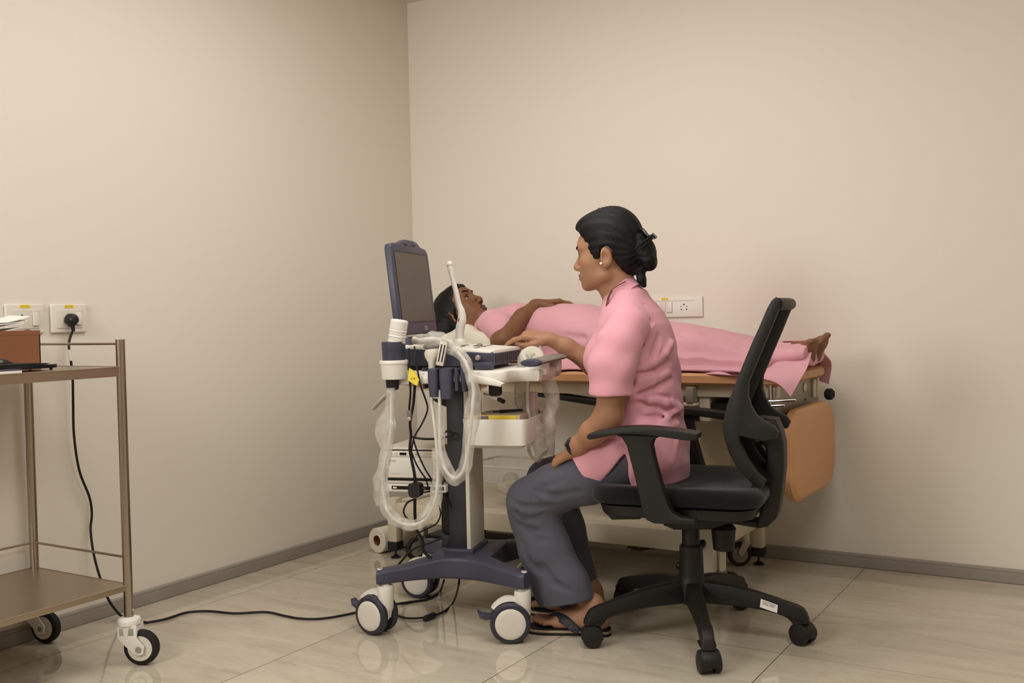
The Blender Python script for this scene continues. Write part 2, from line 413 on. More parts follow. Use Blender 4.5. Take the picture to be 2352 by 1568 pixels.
# lights outside the picture: key lamp from behind left, ceiling areas as fill
def area(name, loc, size, power, color=(1, 0.93, 0.82), target=None, sy=None):
    l = bpy.data.lights.new(name, 'AREA'); l.energy = power; l.size = size; l.color = color
    if sy: l.shape = 'RECTANGLE'; l.size_y = sy
    o = bpy.data.objects.new(name, l); COL.objects.link(o); o.location = loc
    if target is not None: o.rotation_euler = (Vector(target)-Vector(loc)).to_track_quat('-Z', 'Y').to_euler()
    return o
LC = (1, 0.99, 0.985)
area('wall_lamp', (0.80, -4.2, 1.75), 0.9, 36, LC, target=(1.3, -0.5, 0.6))
area('ceiling_fill_lamp', (1.25, -1.5, RH-0.02), 1.1, 19, LC, sy=1.1)
area('ceiling_fill_lamp', (2.75, -2.5, RH-0.02), 1.1, 23, LC, sy=1.1)  # added fill that brightens the lower back wall, no fixture known there

# ================================================================ materials
M_STEEL = mat('brushed_stainless', (172, 160, 145), rough=0.26, metal=1.0, rvar=0.05, vscale=12)
M_STEEL_SH = mat('stainless_sheet', (176, 160, 140), rough=0.33, metal=0.95, var=0.05, vscale=4, rvar=0.05)
M_CHROME = mat('chrome', (190, 185, 178), rough=0.12, metal=1.0)
M_WPLAS = mat('white_plastic', (226, 220, 208), rough=0.38, spec=0.5, bump=0.02, bscale=300)
M_WPLAS2 = mat('offwhite_plastic', (214, 206, 190), rough=0.45, bump=0.03, bscale=200)
M_SOCK = mat('socket_plastic', (224, 216, 203), rough=0.4)
M_BLK = mat('black_plastic', (30, 27, 25), rough=0.42, spec=0.4, bump=0.08, bscale=400, bdist=0.0005)
M_BLKG = mat('black_gloss', (16, 15, 15), rough=0.18, spec=0.5)
M_RUB = mat('black_rubber', (34, 31, 29), rough=0.7, spec=0.3)
M_CABLE = mat('black_cable', (20, 19, 19), rough=0.5, spec=0.4)
M_CARD = mat('brown_cardboard', (134, 86, 54), rough=0.85, var=0.06, vscale=30, bump=0.1, bscale=150, bdist=0.0006)
M_PAPER = mat('white_paper', (236, 231, 222), rough=0.85, bump=0.15, bscale=60, bdist=0.001)
M_YEL = mat('yellow_tape', (232, 206, 60), rough=0.5)
M_INK = mat('dark_ink', (70, 30, 60), rough=0.6)

# ================================================================ wall sockets
def hole(mb, u, v, ru, rv, mi, d): mb.lathe([(0, ru), (0.0006, ru)], (u, v, d), (0, 0, 1), 14, mi)
def socket_plate(name, w, h, wallM, label, build, mats, group=None):
    """plate built in its own plane: x right, y up, z out of the wall"""
    e = empty(name); e.matrix_world = wallM; e['label'] = label; e['category'] = 'wall socket'
    if group: e['group'] = group
    build(e, w, h)
    return e
def text_marks(mb, x0, y0, w, h, z, n, mi, seed):
    rnd = random.Random(seed); sw = w/n
    for i in range(n):
        cx = x0+sw*(i+0.5)
        for k in range(3):
            a = rnd.uniform(0, PI); L = h*rnd.uniform(0.35, 0.6); ox = rnd.uniform(-.2, .2)*sw; oy = y0+h*0.5+rnd.uniform(-.2, .2)*h
            dx, dy = math.cos(a)*L*0.5*min(1, sw/h), math.sin(a)*L*0.5; t = h*0.07
            nx, ny = -dy/(L+1e-6)*2*t*0.5, dx/(L+1e-6)*2*t*0.5
            mb.add([(cx+ox-dx-nx, oy-dy-ny, z), (cx+ox+dx-nx, oy+dy-ny, z), (cx+ox+dx+nx, oy+dy+ny, z), (cx+ox-dx+nx, oy-dy+ny, z)], [(0, 1, 2, 3)], mi, False)
def left_wall_M(y, z): return Matrix(((0, 0, 1, 0.0), (1, 0, 0, y), (0, 1, 0, z), (0, 0, 0, 1)))
def back_wall_M(x, z): return Matrix(((1, 0, 0, x), (0, 0, -1, 0.0), (0, 1, 0, z), (0, 0, 0, 1)))
def single_socket(with_holes):
    def b(e, w, h):
        MB().prism(rrect(-w/2, -h/2, w/2, h/2, 0.006), 0.0005, 0.011, 'z', 0.004, seg=3).build('cover_plate', M_SOCK, e)
        MB().prism(rrect(-w*0.36, -h*0.34, w*0.36, h*0.30, 0.003), 0.0112, 0.0135, 'z', 0.001).build('socket_insert', M_WPLAS2, e)
        MB().prism(rrect(w*0.17, -h*0.24, w*0.33, h*0.2, 0.002), 0.0137, 0.018, 'z', 0.0015).build('rocker_switch', M_SOCK, e)
        if with_holes:
            m = MB()
            for u, v, r in ((-0.10, 0.10, 0.0035), (-0.10, 0.02, 0.0022), (-0.16, -0.08, 0.003), (-0.04, -0.08, 0.003)): hole(m, u*w, v*h, r, r, 0, 0.0137)
            m.build('pin_holes', M_BLK, e)
        t = MB().prism(rrect(-w*0.13, h*0.36, w*0.12, h*0.47, 0.001), 0.0113, 0.0118, 'z').build('yellow_label', M_YEL, e)
        m = MB(); text_marks(m, -w*0.12, h*0.375, w*0.22, h*0.08, 0.0121, 4, 0, 3 if with_holes else 5); m.build('lettering', M_INK, t)
    return b
pA0 = WORLD.X(0, 697, 0); pA1 = WORLD.X(98, 767, 0); pB0 = WORLD.X(112, 694, 0); pB1 = WORLD.X(196, 766, 0)
wB = pB1[1]-pB0[1]; hB = 0.088
zB = (WORLD.X(154, 731, 0))[2]
socket_plate('wall_socket', wB, hB, left_wall_M((pB0[1]+pB1[1])/2, zB), 'white wall socket with a black plug pushed into it', single_socket(False), None)
socket_plate('wall_socket', wB, hB, left_wall_M(pA1[1]-wB/2, WORLD.X(50, 732, 0)[2]), 'white wall socket without a plug behind the cardboard box', single_socket(True), None)
q0 = WORLD.Y(1440, 700, 0); q1 = WORLD.Y(1616, 727, 0); q2 = WORLD.Y(1615, 680, 0)
def long_socket(e, w, h):
    MB().prism(rrect(-w/2, -h/2, w/2, h/2, 0.003), 0.0005, 0.009, 'z', 0.002).build('cover_plate', M_SOCK, e)
    MB().prism(rrect(-w/2+0.01, h*0.30, w*0.40, h*0.34, 0.0005), 0.0092, 0.0102, 'z').build('trim_line', M_WPLAS2, e)
    MB().box((w*0.045, -h*0.25, 0.0095), (w*0.115, h*0.27, 0.0145), 0.0015).build('rocker_switch', M_WPLAS, e)
    MB().box((-w*0.04, -h*0.25, 0.0095), (w*0.03, h*0.27, 0.0115), 0.001).build('rocker_switch', M_WPLAS2, e)
    m = MB()
    for u, v, r in ((0.265, 0.12, 0.0030), (0.228, 0.02, 0.0019), (0.302, 0.02, 0.0019), (0.232, -0.12, 0.0027), (0.298, -0.12, 0.0027)): hole(m, u*w, v*h, r, r, 0, 0.0095)
    m.build('pin_holes', M_BLK, e)
    t = MB().prism(rrect(-w*0.02, h*0.36, w*0.065, h*0.47, 0.001), 0.0095, 0.0101, 'z').build('yellow_label', M_YEL, e)
    m = MB(); text_marks(m, -w*0.013, h*0.38, w*0.07, h*0.07, 0.0104, 4, 0, 9); m.build('lettering', M_INK, t)
socket_plate('wall_socket', q1[0]-q0[0], q2[2]-q1[2], back_wall_M((q0[0]+q1[0])/2, (q1[2]+q2[2])/2), 'long white switch and socket plate on the wall behind the pink bed patient', long_socket, None)

# plug and the long cable that runs from it over the floor to the ultrasound cart
pc = WORLD.X(151, 735, 0); py0, pz0 = pc[1], pc[2]
e = empty('power_plug', (0, py0, pz0), 0, 'black three pin plug with its cable hanging down the wall and over the floor', 'plug')
m = MB(); prof = catmull([(0, .020), (.011, .016), (.018, .004), (.017, -.008), (.010, -.013), (0.004, -.020), (-.004, -.020), (-.010, -.013), (-.017, -.008), (-.018, .004), (-.011, .016)], 4, True)
rings = []
for d, s in ((0.0185, 0.96), (0.020, 1.0), (0.034, 0.95), (0.044, 0.8), (0.048, 0.55)): rings.append([(d, u*s*1.02, v*s*1.02) for u, v in prof])
m.loft(rings); m.build('plug_body', M_BLK, e)
MB().cyl((0.032, 0.0, -0.018), (0.034, 0.002, -0.036), 0.0065, 0.0045, 12).build('strain_relief', M_RUB, e)
MB().box((0.022, 0.014, -0.0155), (0.026, 0.026, -0.0135), 0.0005).build('pin', M_BLK, e)
wp = [(153, 762), (158, 790), (163, 830), (167, 870), (168, 930), (170, 1000), (182, 1080), (205, 1140), (211, 1180), (208, 1215), (213, 1260), (222, 1300), (233, 1335), (247, 1372), (262, 1396)]
pts = [np.array((0.030, 0, -0.036))]
for i, (x, y) in enumerate(wp[1:]):
    q = WORLD.X(x, y, 0.034 + 0.012*math.sin(i*0.7) + max(0, i-8)*0.010); pts.append(q-np.array((0, py0, pz0)))
fl = [(285, 1418), (330, 1428), (345, 1428), (385, 1420), (430, 1406), (480, 1403), (540, 1408), (610, 1405), (650, 1413), (690, 1420), (740, 1420), (800, 1410), (850, 1398), (920, 1385), (980, 1377)]
for x, y in fl: pts.append(WORLD.Z(x, y, 0.0045)-np.array((0, py0, pz0)))
MB().tube(pts, 0.0038, 8, smooth_path=5).build('cable', M_CABLE, e)
a, b_ = [WORLD.X(x, y, 0.0455)-np.array((0, py0, pz0)) for x, y in ((159.5, 803), (162.5, 828))]
MB().cyl(a, b_, 0.0052, n=12).build('white_tag', M_WPLAS, e)

# ================================================================ steel trolley
tq = WORLD.Z(296, 1497); TX1 = 0.455; TXR = tq[0]
nearp = WORLD.X(286, 1100, TX1); TY = nearp[1]
zt = WORLD.X(270, 843, TX1)[2]; zt2 = WORLD.X(270, 864, TX1)[2]; zl = WORLD.X(283, 1345, TX1)[2]; zl2 = WORLD.X(283, 1358, TX1)[2]; zr = WORLD.X(287, 779, TX1)[2]; zb = WORLD.X(294, 1418, TX1)[2]
TX0 = 0.036; TY1 = TY-0.86
e = trolley = empty('steel_trolley', ((TX0+TX1)/2, (TY+TY1)/2, 0), 0, 'stainless steel two shelf trolley with a cardboard box, against the wall', 'trolley')
ox, oy = (TX0+TX1)/2, (TY+TY1)/2
def tl(x, y, z): return (x-ox, y-oy, z)
pr = 0.0125
for x in (TX0, TX1):
    for y in (TY, TY1):
        o = MB().cyl(tl(x, y, zb), tl(x, y, zr), pr, n=20).build('post', M_STEEL, e)
        MB().sphere(tl(x+0.0105, y+0.006, zb+0.02), 0.004, 8).build('rivet', M_CHROME, o)
def tray(name, z0, z1):
    m = MB(); x0, x1, y0, y1 = TX0-0.006, TX1+0.006, TY1-0.004, TY+0.004; t = 0.0015
    m.box(tl(x0, y0, z0-t-0.0), tl(x1, y1, z0), 0.0)
    for a_, b2 in (((x0, y0), (x0+t, y1)), ((x1-t, y0), (x1, y1)), ((x0, y0), (x1, y0+t)), ((x0, y1-t), (x1, y1))): m.box(tl(a_[0], a_[1], z1), tl(b2[0], b2[1], z0+0.0005), 0.0)
    m.tube([tl(x0, y0, z0), tl(x1, y0, z0), tl(x1, y1, z0), tl(x0, y1, z0), tl(x0, y0, z0)], 0.0016, 6)
    return m.build(name, M_STEEL_SH, e)
tray('top_shelf', zt, zt2); tray('bottom_shelf', zl, zl2)
zrail = WORLD.X(200, 785, TX0)[2]; zlow = WORLD.X(170, 1264, (TX0+TX1)/2)[2]
for (x0, y0, x1, y1, z, r) in ((TX0, TY1, TX0, TY, zrail, .0035), (TX0, TY, TX1, TY, zrail, .0035), (TX0, TY1, TX1, TY1, zrail, .0035), (TX0, TY, TX1, TY, zlow, .0035), (TX0, TY1, TX0, TY, zlow, .0035), (TX0, TY1, TX1, TY1, zlow, .0035)):
    MB().cyl(tl(x0, y0, z), tl(x1, y1, z), r, n=10).build('guard_rail', M_STEEL, e)
M_HUB = mat('grey_hub', (150, 142, 132), 0.5)
def castor(x, y, z, ang, rw=0.048):
    """single wheel castor under a post: white fork, black tyre, grey hub cap"""
    M = Matrix.Translation(tl(x, y, 0)) @ Matrix.Rotation(ang, 4, 'Z')
    c = empty('castor'); c.parent = e; c.matrix_local = M
    k = 0.034
    MB().lathe([(z-0.052, 0.024), (z-0.020, 0.026), (z-0.017, 0.031), (z-0.006, 0.032), (z-0.001, 0.029), (z+0.003, 0.016)], n=28).build('swivel_cap', M_WPLAS, c)
    m = MB()
    for s in (-1, 1):
        m.prism([(-0.024, z-0.02), (0.030, z-0.016), (0.030, z-0.05), (k+0.016, rw+0.008), (k+0.013, rw-0.013), (k, rw-0.017), (k-0.013, rw-0.013), (-0.014, z-0.062), (-0.024, z-0.05)], s*0.022-0.002, s*0.022+0.002, 'y', 0.0015)
    m.box((-0.024, -0.024, z-0.05), (0.028, 0.024, z-0.018), 0.006)
    m.build('fork', M_WPLAS, c)
    w = MB().lathe([(-0.013, rw-0.015), (-0.013, rw-0.006), (-0.009, rw-0.001), (0, rw), (0.009, rw-0.001), (0.013, rw-0.006), (0.013, rw-0.015)], (k, 0, rw), (0, 1, 0), 40).build('wheel', M_RUB, c)
    MB().lathe([(-0.0155, 0.010), (-0.0145, rw-0.014), (0.0145, rw-0.014), (0.0155, 0.010)], (k, 0, rw), (0, 1, 0), 32).build('wheel_disc', M_WPLAS2, c)
    for s in (-1, 1): MB().cyl((k, s*0.024, rw), (k, s*0.026, rw), 0.0085, n=18).build('hub_cap', M_HUB, c)
castor(TX1, TY, zb, rad(28)); castor(TX0, TY, zb, rad(14), 0.047); castor(TX1, TY1, zb, rad(100)); castor(TX0, TY1, zb, rad(60))

# things on the trolley
bx1 = WORLD.X(94, 828, 0.225)
e = empty('cardboard_box', (0.17, bx1[1]-0.15, zt+.0012), 0, 'open brown cardboard box full of white sheets on the steel trolley', 'box')
bw, bd, bh = 0.15, 0.11, WORLD.X(60, 760, 0.23)[2]-zt
m = MB()
for lo, hi in (((-bd/2, -bw, 0), (-bd/2+.003, bw, bh)), ((bd/2-.003, -bw, 0), (bd/2, bw, bh)), ((-bd/2, bw-.003, 0), (bd/2, bw, bh)), ((-bd/2, -bw, 0), (bd/2, -bw+.003, bh)), ((-bd/2, -bw, 0.0005), (bd/2, bw, .003))): m.box(lo, hi)
m.build('box_body', M_CARD, e)
m = MB(); y = bw
poly = catmull([(bd/2+.0005, bh-.004), (bd/2+.001, bh+.003)], 1)
top = [(-bw+2*bw*i/16, bh+0.002*math.sin(i*1.9)+0.0015*math.cos(i*3.1)) for i in range(17)]
m.prism([(-bw, bh-.012), (bw, bh-.012)]+list(reversed(top)), bd/2-.003, bd/2+.0005, 'x'); m.build('torn_edge', M_CARD, e)
e = empty('paper_wad', (0.17, bx1[1]-0.15, zt+bh-0.02), 0, 'folded white tissue sheets sticking up out of the brown box', 'paper')
m = MB(); rnd = random.Random(4)
for k in range(6):
    x0, x1 = -0.048, 0.045; y0, y1 = -0.135, 0.098+0.006*k; z0 = 0.006+k*0.0055
    n = 14; vs = []
    for j in range(2):
        for i in range(n+1):
            for s in (0, 1):
                u = i/n; yy = y0+(y1-y0)*u; zz = z0 + 0.030*u*u*(0.25+0.18*k/5*4) + 0.003*math.sin(6*u+k*1.3) + j*0.0022
                vs.append((x0 if s == 0 else x1, yy, zz - (0.004 if s else 0)*math.sin(3*u+k)))
    N1 = (n+1)*2; fs = []
    for i in range(n):
        a_ = 2*i; fs += [(a_, a_+1, a_+3, a_+2), (N1+a_+2, N1+a_+3, N1+a_+1, N1+a_)]
        fs += [(a_, a_+2, N1+a_+2, N1+a_), (a_+1, N1+a_+1, N1+a_+3, a_+3)]
    fs += [(0, N1, N1+1, 1), (2*n, 2*n+1, N1+2*n+1, N1+2*n)]
    m.add(vs, fs, 0)
m.build('sheets', M_PAPER, e)
# black device lying in front of the box: a flat shell with a raised lid, on short feet
q = WORLD.X(127, 838, 0.40)
e = empty('portable_device', (0.345, q[1]-0.118, zt+.0006), 0, 'flat black device with raised grey lid lying before the cardboard box', 'device')
MB().prism([(-0.055, -0.13), (0.055, -0.13), (0.055, 0.115), (0.045, 0.13), (-0.045, 0.13), (-0.055, 0.115)], 0.006, 0.0155, 'z', 0.002).build('shell', M_BLKG, e)
MB().prism([(-0.15, 0.0158), (0.095, 0.0158), (0.112, 0.018), (0.07, 0.021), (-0.15, 0.021)], -0.047, 0.047, 'x', 0.001).build('keyboard_deck', M_BLK, e)
MB().prism([(-0.15, 0.0215), (0.045, 0.0215), (0.022, 0.033), (0.010, 0.0345), (-0.15, 0.030)], -0.052, -0.012, 'x', 0.001).build('raised_lid', mat('dark_grey_lid', (66, 60, 54), 0.3), e)
MB().box((-0.0118, -0.03, 0.0235), (-0.0108, 0.015, 0.031)).build('grey_display', mat('grey_display', (140, 132, 118), 0.3), e)
for yy in (-0.1, 0.112):
    for xx in (-0.045, 0.045): MB().cyl((xx, yy, 0.0006), (xx, yy, 0.0065), 0.004, n=10).build('rubber_foot', M_RUB, e)
q = WORLD.X(38, 845, 0.425)
e = empty('small_notebook', (0.43, q[1]-0.045, zt), 0, 'small notebook with dark blue cover and white pages at trolley edge', 'notebook')
MB().box((-0.018, -0.06, 0.0002), (0.018, 0.045, 0.0075), 0.001).build('pages', M_PAPER, e)
MB().box((-0.0185, -0.06, 0.0076), (0.0185, 0.046, 0.0105), 0.001).build('cover', mat('navy_cover', (62, 60, 88), 0.5), e)
# ================================================================ office chair
M_CHP = mat('chair_black_plastic', (31, 28, 25), rough=0.5, spec=0.35, bump=0.10, bscale=500, bdist=0.0005)
M_CHF = mat('chair_black_fabric', (22, 20, 18), rough=0.95, spec=0.15, bump=0.3, bscale=700, bdist=0.0008, sheen=0.15)
M_CHN = mat('chair_black_net', (18, 16, 15), rough=0.85, spec=0.2, bump=0.4, bscale=900, bdist=0.0008)
W = Frame((1.70, -1.0), 9.3)
CX = 0.016
e = chair = empty('office_chair', tuple(W.wld((0, 0, 0))), rad(W.ang), 'black office swivel chair with armrests that the seated woman sits on', 'chair')
# star base
for k in range(5):
    a = rad(72*k+1.5); M = Matrix.Translation((CX, 0, 0)) @ Matrix.Rotation(a, 4, 'Z')
    prof = catmull([(.02, .160), (.07, .157), (.13, .150), (.20, .135), (.26, .118), (.312, .100), (.328, .062)], 3) + catmull([(.284, .058), (.268, .074), (.22, .088), (.15, .096), (.09, .098), (.02, .098)], 3)
    bm = bmesh.new(); rows = []
    n = len(prof)
    def wid(r, up): return (0.024 - 0.008*r/0.3 + (0.004 if r > .27 else 0))*(0.82 if up else 1.0)
    for s in (-1, 1): rows.append([bm.verts.new((r, s*wid(r, i < n/2), z)) for i, (r, z) in enumerate(prof)])
    bm.faces.new(rows[0]); bm.faces.new(list(reversed(rows[1])))
    for i in range(n): bm.faces.new((rows[0][i], rows[1][i], rows[1][(i+1) % n], rows[0][(i+1) % n]))
    bmesh.ops.recalc_face_normals(bm, faces=bm.faces)
    bmesh.ops.bevel(bm, geom=list({x for f in bm.faces if len(f.verts) > 4 for x in f.edges}), offset=0.004, segments=2, profile=0.5, affect='EDGES')
    arm = MB().bm(bm, M=M).build('base_arm', M_CHP, e)
    if k == 0:
        ta = Matrix.Translation((CX, 0, 0)) @ Matrix.Rotation(a, 4, 'Z')
        q0 = W.Y(1752, 1394, -.02); 
        MB().add([(.195, -.0226, .101), (.242, -.0222, .088), (.244, -.0222, .111), (.198, -.0226, .125)], [(0, 1, 2, 3)], 0, False, M=ta).build('sticker', M_PAPER, arm)
        mm = MB()
        for j, (u0, u1, w) in enumerate(((.1, .9, .78), (.12, .45, .6), (.55, .8, .62), (.15, .5, .45), (.55, .85, .5))):
            b0 = Vector((.196, -.0230, .102)); du = Vector((.046, .0003, -.013)); dv = Vector((.002, 0, .023))
            p = [b0+du*u0+dv*w, b0+du*u1+dv*w, b0+du*u1+dv*(w+.05), b0+du*u0+dv*(w+.05)]
            mm.add(p, [(0, 1, 2, 3)], 0, False, M=ta)
        mm.build('printing', M_INK, arm)
    # twin wheel castor
    sw = rad([150, 200, 100, 20, 300][k]); cc = M @ Vector((.312, 0, 0)); Mc = Matrix.Translation(cc) @ Matrix.Rotation(sw, 4, 'Z')
    c = empty('castor'); c.parent = e; c.matrix_local = Mc
    MB().cyl((0, 0, .045), (0, 0, .068), .0085, n=16).build('stem', M_BLK, c)
    hood = [(0.016+0.0265*math.cos(t), .0265+0.0265*math.sin(t)) for t in [rad(x) for x in range(-20, 191, 15)]] + [(-0.010, .030), (.016, .018)]
    MB().prism([(0.004+0.031*math.cos(rad(t)), .030+0.031*math.sin(rad(t))) for t in range(-10, 191, 12)]+[(-0.022, .020), (.030, .020)], -.0255, .0255, 'y', .003).build('hood', M_CHP, c)
    for s in (-1, 1): MB().lathe([(-.008, .020), (-.0075, .0265), (.0, .0280), (.0080, .0268), (.0100, .017)], (0.004, s*.0190, .0280), (0, s, 0), 28).build('wheel', M_CHP, c)
MB().lathe([(.092, .030), (.100, .040), (.150, .044), (.160, .040), (.172, .036)], (CX, 0, 0), n=36).build('base_hub', M_CHP, e)
MB().lathe([(.150, .046), (.158, .040), (.175, .036), (.258, .033), (.262, .029)], (CX, 0, 0), n=36).build('gas_lift_shroud', M_CHP, e)
MB().cyl((CX, 0, .255), (CX, 0, .345), .0255, n=28, bev=.002).build('gas_lift_column', M_BLK, e)
# mechanism under the seat
m = MB().prism(W.XZ([(1555, 1186), (1685, 1178), (1672, 1196), (1640, 1205), (1560, 1206), (1535, 1195)], 0), -.07, .07, 'y', .006); m.build('tilt_mechanism', M_CHP, e)
kp = W.Y(1662, 1230, 0)
MB().lathe([(-.040, .026), (-.038, .030), (.012, .034), (.022, .036), (.030, .030), (.040, .018)], (kp[0], 0, kp[2]), n=28).build('tension_knob', M_CHP, e)
for x, y, lat in ((1614, 1247, .05), (1560, 1298, -.01)):
    q = W.Y(x, y, lat); MB().sphere(q, .011, 12).build('lever_knob', M_BLK, e)
# seat
x0, x1 = W.Y(1351, 1150, -.2)[0], W.Y(1749, 1130, -.2)[0]
def seat_ring(s, z, dx=0.0): return [(cx_*1.0, cy_, z + 0.012*max(0, -(cx_+.05))*-1 + .006*(abs(cy_)/.23)**2) for cx_, cy_ in rrect(x0+s+dx, -.238+s, x1-s, .238-s, .085-s*.5, 8)]
rings = [seat_ring(.03, .405), seat_ring(.008, .407), seat_ring(0, .420), seat_ring(0, .436), seat_ring(.006, .448), seat_ring(.02, .455), seat_ring(.05, .454), seat_ring(.12, .447)]
MB().loft(rings).build('seat_cushion', M_CHF, e)
MB().loft([[(u, v, z) for u, v in rrect(x0+.02+s, -.215+s, x1-.02-s, .215-s, .07, 8)] for z, s in ((.372, .02), (.376, .008), (.404, .0), (.4055, .004))]).build('seat_shell', M_CHP, e)
MB().prism(W.XZ([(1382, 1172), (1472, 1172), (1468, 1193), (1404, 1194)], -.12), -.12, .12, 'y', .006).build('front_housing', M_CHP, e)
# arms
LAT = .262
padt = W.XZ([(1356, 1000), (1362, 992), (1385, 987), (1425, 980), (1480, 978), (1540, 983), (1600, 992), (1606, 998), (1604, 1006), (1592, 1009), (1560, 1005), (1500, 997), (1440, 994), (1400, 999), (1364, 1006)], -LAT)
post = W.XZ([(1412, 994), (1432, 1004), (1443, 1022), (1450, 1050), (1461, 1092), (1474, 1150), (1480, 1178), (1489, 1192), (1504, 1199), (1560, 1202), (1600, 1203), (1598, 1190), (1565, 1186), (1548, 1176), (1538, 1160), (1526, 1125), (1515, 1085), (1505, 1048), (1500, 1020), (1504, 1008), (1522, 999)], -LAT)
for s in (-1, 1):
    pa = MB().prism(catmull(padt, 3, True), s*LAT-.033, s*LAT+.033, 'y', .007, seg=3).build('armrest_pad', M_CHP, e)
    MB().prism(post, s*LAT-.018, s*LAT+.018, 'y', .007, seg=3).build('armrest_post', M_CHP, e)
    lo = W.Y(1500, 1199, -LAT)
    MB().box((lo[0]+.0, min(s*.06, s*LAT), lo[2]-.004), (lo[0]+.085, max(s*.06, s*LAT), lo[2]+.012), .005).build('armrest_bracket', M_CHP, e)
# back
BL = .135
front = [(1783, 682), (1773, 690), (1762, 710), (1745, 750), (1726, 792), (1707, 838), (1688, 887), (1672, 926), (1664, 956), (1661, 979), (1665, 1006), (1676, 1040), (1691, 1067), (1710, 1090), (1731, 1112)]
inner = [(1752, 1118), (1760, 1102), (1740, 1082), (1718, 1050), (1700, 1012), (1699, 1000), (1722, 1006), (1756, 1013), (1782, 1008), (1789, 992), (1780, 978), (1756, 966), (1738, 952), (1726, 930), (1719, 908), (1721, 876), (1731, 852), (1748, 811), (1768, 764), (1785, 722), (1793, 704), (1793, 690)]
wing = W.XZ(front+inner, -BL)
for s in (-1, 1): MB().prism(wing, s*BL-.014, s*BL+.014, 'y', .006, seg=2).build('back_frame', M_CHP, e)
fx = W.XZ(front, -BL); fx = fx[1:]
rows = []
for (x, z) in fx:
    rows.append([(x+.016+.022*(1-(t/7.0-1)**2)*1.0, -BL+.01+(2*BL-.02)*t/14.0, z) for t in range(15)])
m = MB(); vs = [p for r in rows for p in r]; nv = len(vs); vs += [(p[0]+.004, p[1], p[2]) for p in vs]; fs = []
for i in range(len(rows)-1):
    for j in range(14):
        a_ = i*15+j; fs += [(a_, a_+1, a_+16, a_+15), (nv+a_+15, nv+a_+16, nv+a_+1, nv+a_)]
m.add(vs, fs); m.build('back_net', M_CHN, e)
tp = W.Y(1781, 698, -BL)
pts = [(tp[0]+.004+.014*(1-(t/6-1)**2), -BL+2*BL*t/12, tp[2]+.0) for t in range(13)]
MB().tube(pts, .0165, 12, flat=1.0).build('back_top_rail', M_CHP, e)
cp = W.Y(1748, 985, 0)
pts = [(cp[0]+.010+.012*(1-(t/6-1)**2), -BL+2*BL*t/12, cp[2]) for t in range(13)]
MB().tube(pts, .013, 12, flat=1.5).build('lumbar_rail', M_CHP, e)
lp = W.Y(1752, 1105, 0)
pts = [(lp[0]+.006*(1-(t/6-1)**2), -BL+2*BL*t/12, lp[2]) for t in range(13)]
MB().tube(pts, .014, 12).build('lower_rail', M_CHP, e)
spine = W.XZ([(1786, 960), (1797, 985), (1804, 1014), (1805, 1071), (1799, 1128), (1793, 1163), (1786, 1186), (1766, 1204), (1745, 1207), (1742, 1196), (1748, 1178), (1754, 1136), (1759, 1090), (1764, 1040), (1762, 1022), (1745, 1012), (1730, 985), (1745, 955)], 0)
MB().prism(spine, -.045, .045, 'y', .010, seg=3).build('back_spine', M_CHP, e)
MB().prism(W.XZ([(1690, 1188), (1745, 1192), (1752, 1204), (1742, 1207), (1690, 1198), (1640, 1200), (1640, 1186)], 0), -.035, .035, 'y', .004).build('spine_link', M_CHP, e)

# ================================================================ examination bed
M_TAN = mat('tan_vinyl', (202, 150, 106), rough=0.48, spec=0.4, bump=0.12, bscale=350, bdist=0.0006, var=0.03, vscale=4)
M_BEDW = mat('bed_cream_metal', (208, 196, 172), rough=0.45, spec=0.4)
M_BEDG = mat('bed_grey_sheet', (150, 140, 124), rough=0.4, metal=0.3)
BX0, BX1, BY0, BY1 = .39, 1.885, -.655, -.085
LX0, LX1, LY0, LY1 = .355, 1.635, -.635, -.125
TOP = .733
e = bed = empty('examination_bed', (1.1, -.37, 0), 0, 'tan padded examination bed on a cream metal frame with the patient lying on it', 'bed')
bo = Vector((1.1, -.37, 0))
def bl(p): return tuple(Vector(p)-bo)
def bbox(m, lo, hi, r=0.0, mi=0): return m.box(bl(lo), bl(hi), r, mi)
def pad(name, lo, hi, r):
    """upholstered pad with well rounded edges"""
    rings = []; H = hi[2]-lo[2]
    for t in (0, .1, .3, .7, .9, 1): 
        a_ = rad(-90+180*t); s = r*(1-math.cos(a_)); z = (lo[2]+hi[2])/2+math.sin(a_)*H/2
        rings.append([bl((u, v, z)) for u, v in rrect(lo[0]+s, lo[1]+s, hi[0]-s, hi[1]-s, .05, 6)])
    m = MB().loft(rings); return m.build(name, M_TAN, e)
pad('mattress', (BX0+.42, BY0, TOP-.038), (BX1, BY1, TOP), .014)
pad('head_pad', (BX0, BY0, TOP-.062), (BX0+.415, BY1, TOP), .02)
# leg section folded down at the foot end
px0, px1 = 1.872, 1.918; zb0, zb1 = .322, .618
rings = []
outl = rrect(BY0+.005, zb0, BY1-.035, zb1, .10, 10)
cy, cz = (BY0+BY1-.035)/2, (zb0+zb1)/2
for t in (0, .12, .35, .65, .88, 1):
    a_ = rad(-90+180*t); s = .022*(1-math.cos(a_)); x = (px0+px1)/2+math.sin(a_)*(px1-px0)/2
    rings.append([bl((x, cy+(v-cy)*(1-s/.28), cz+(w-cz)*(1-s/.17))) for v, w in outl])
MB().loft(rings).build('leg_pad', M_TAN, e)
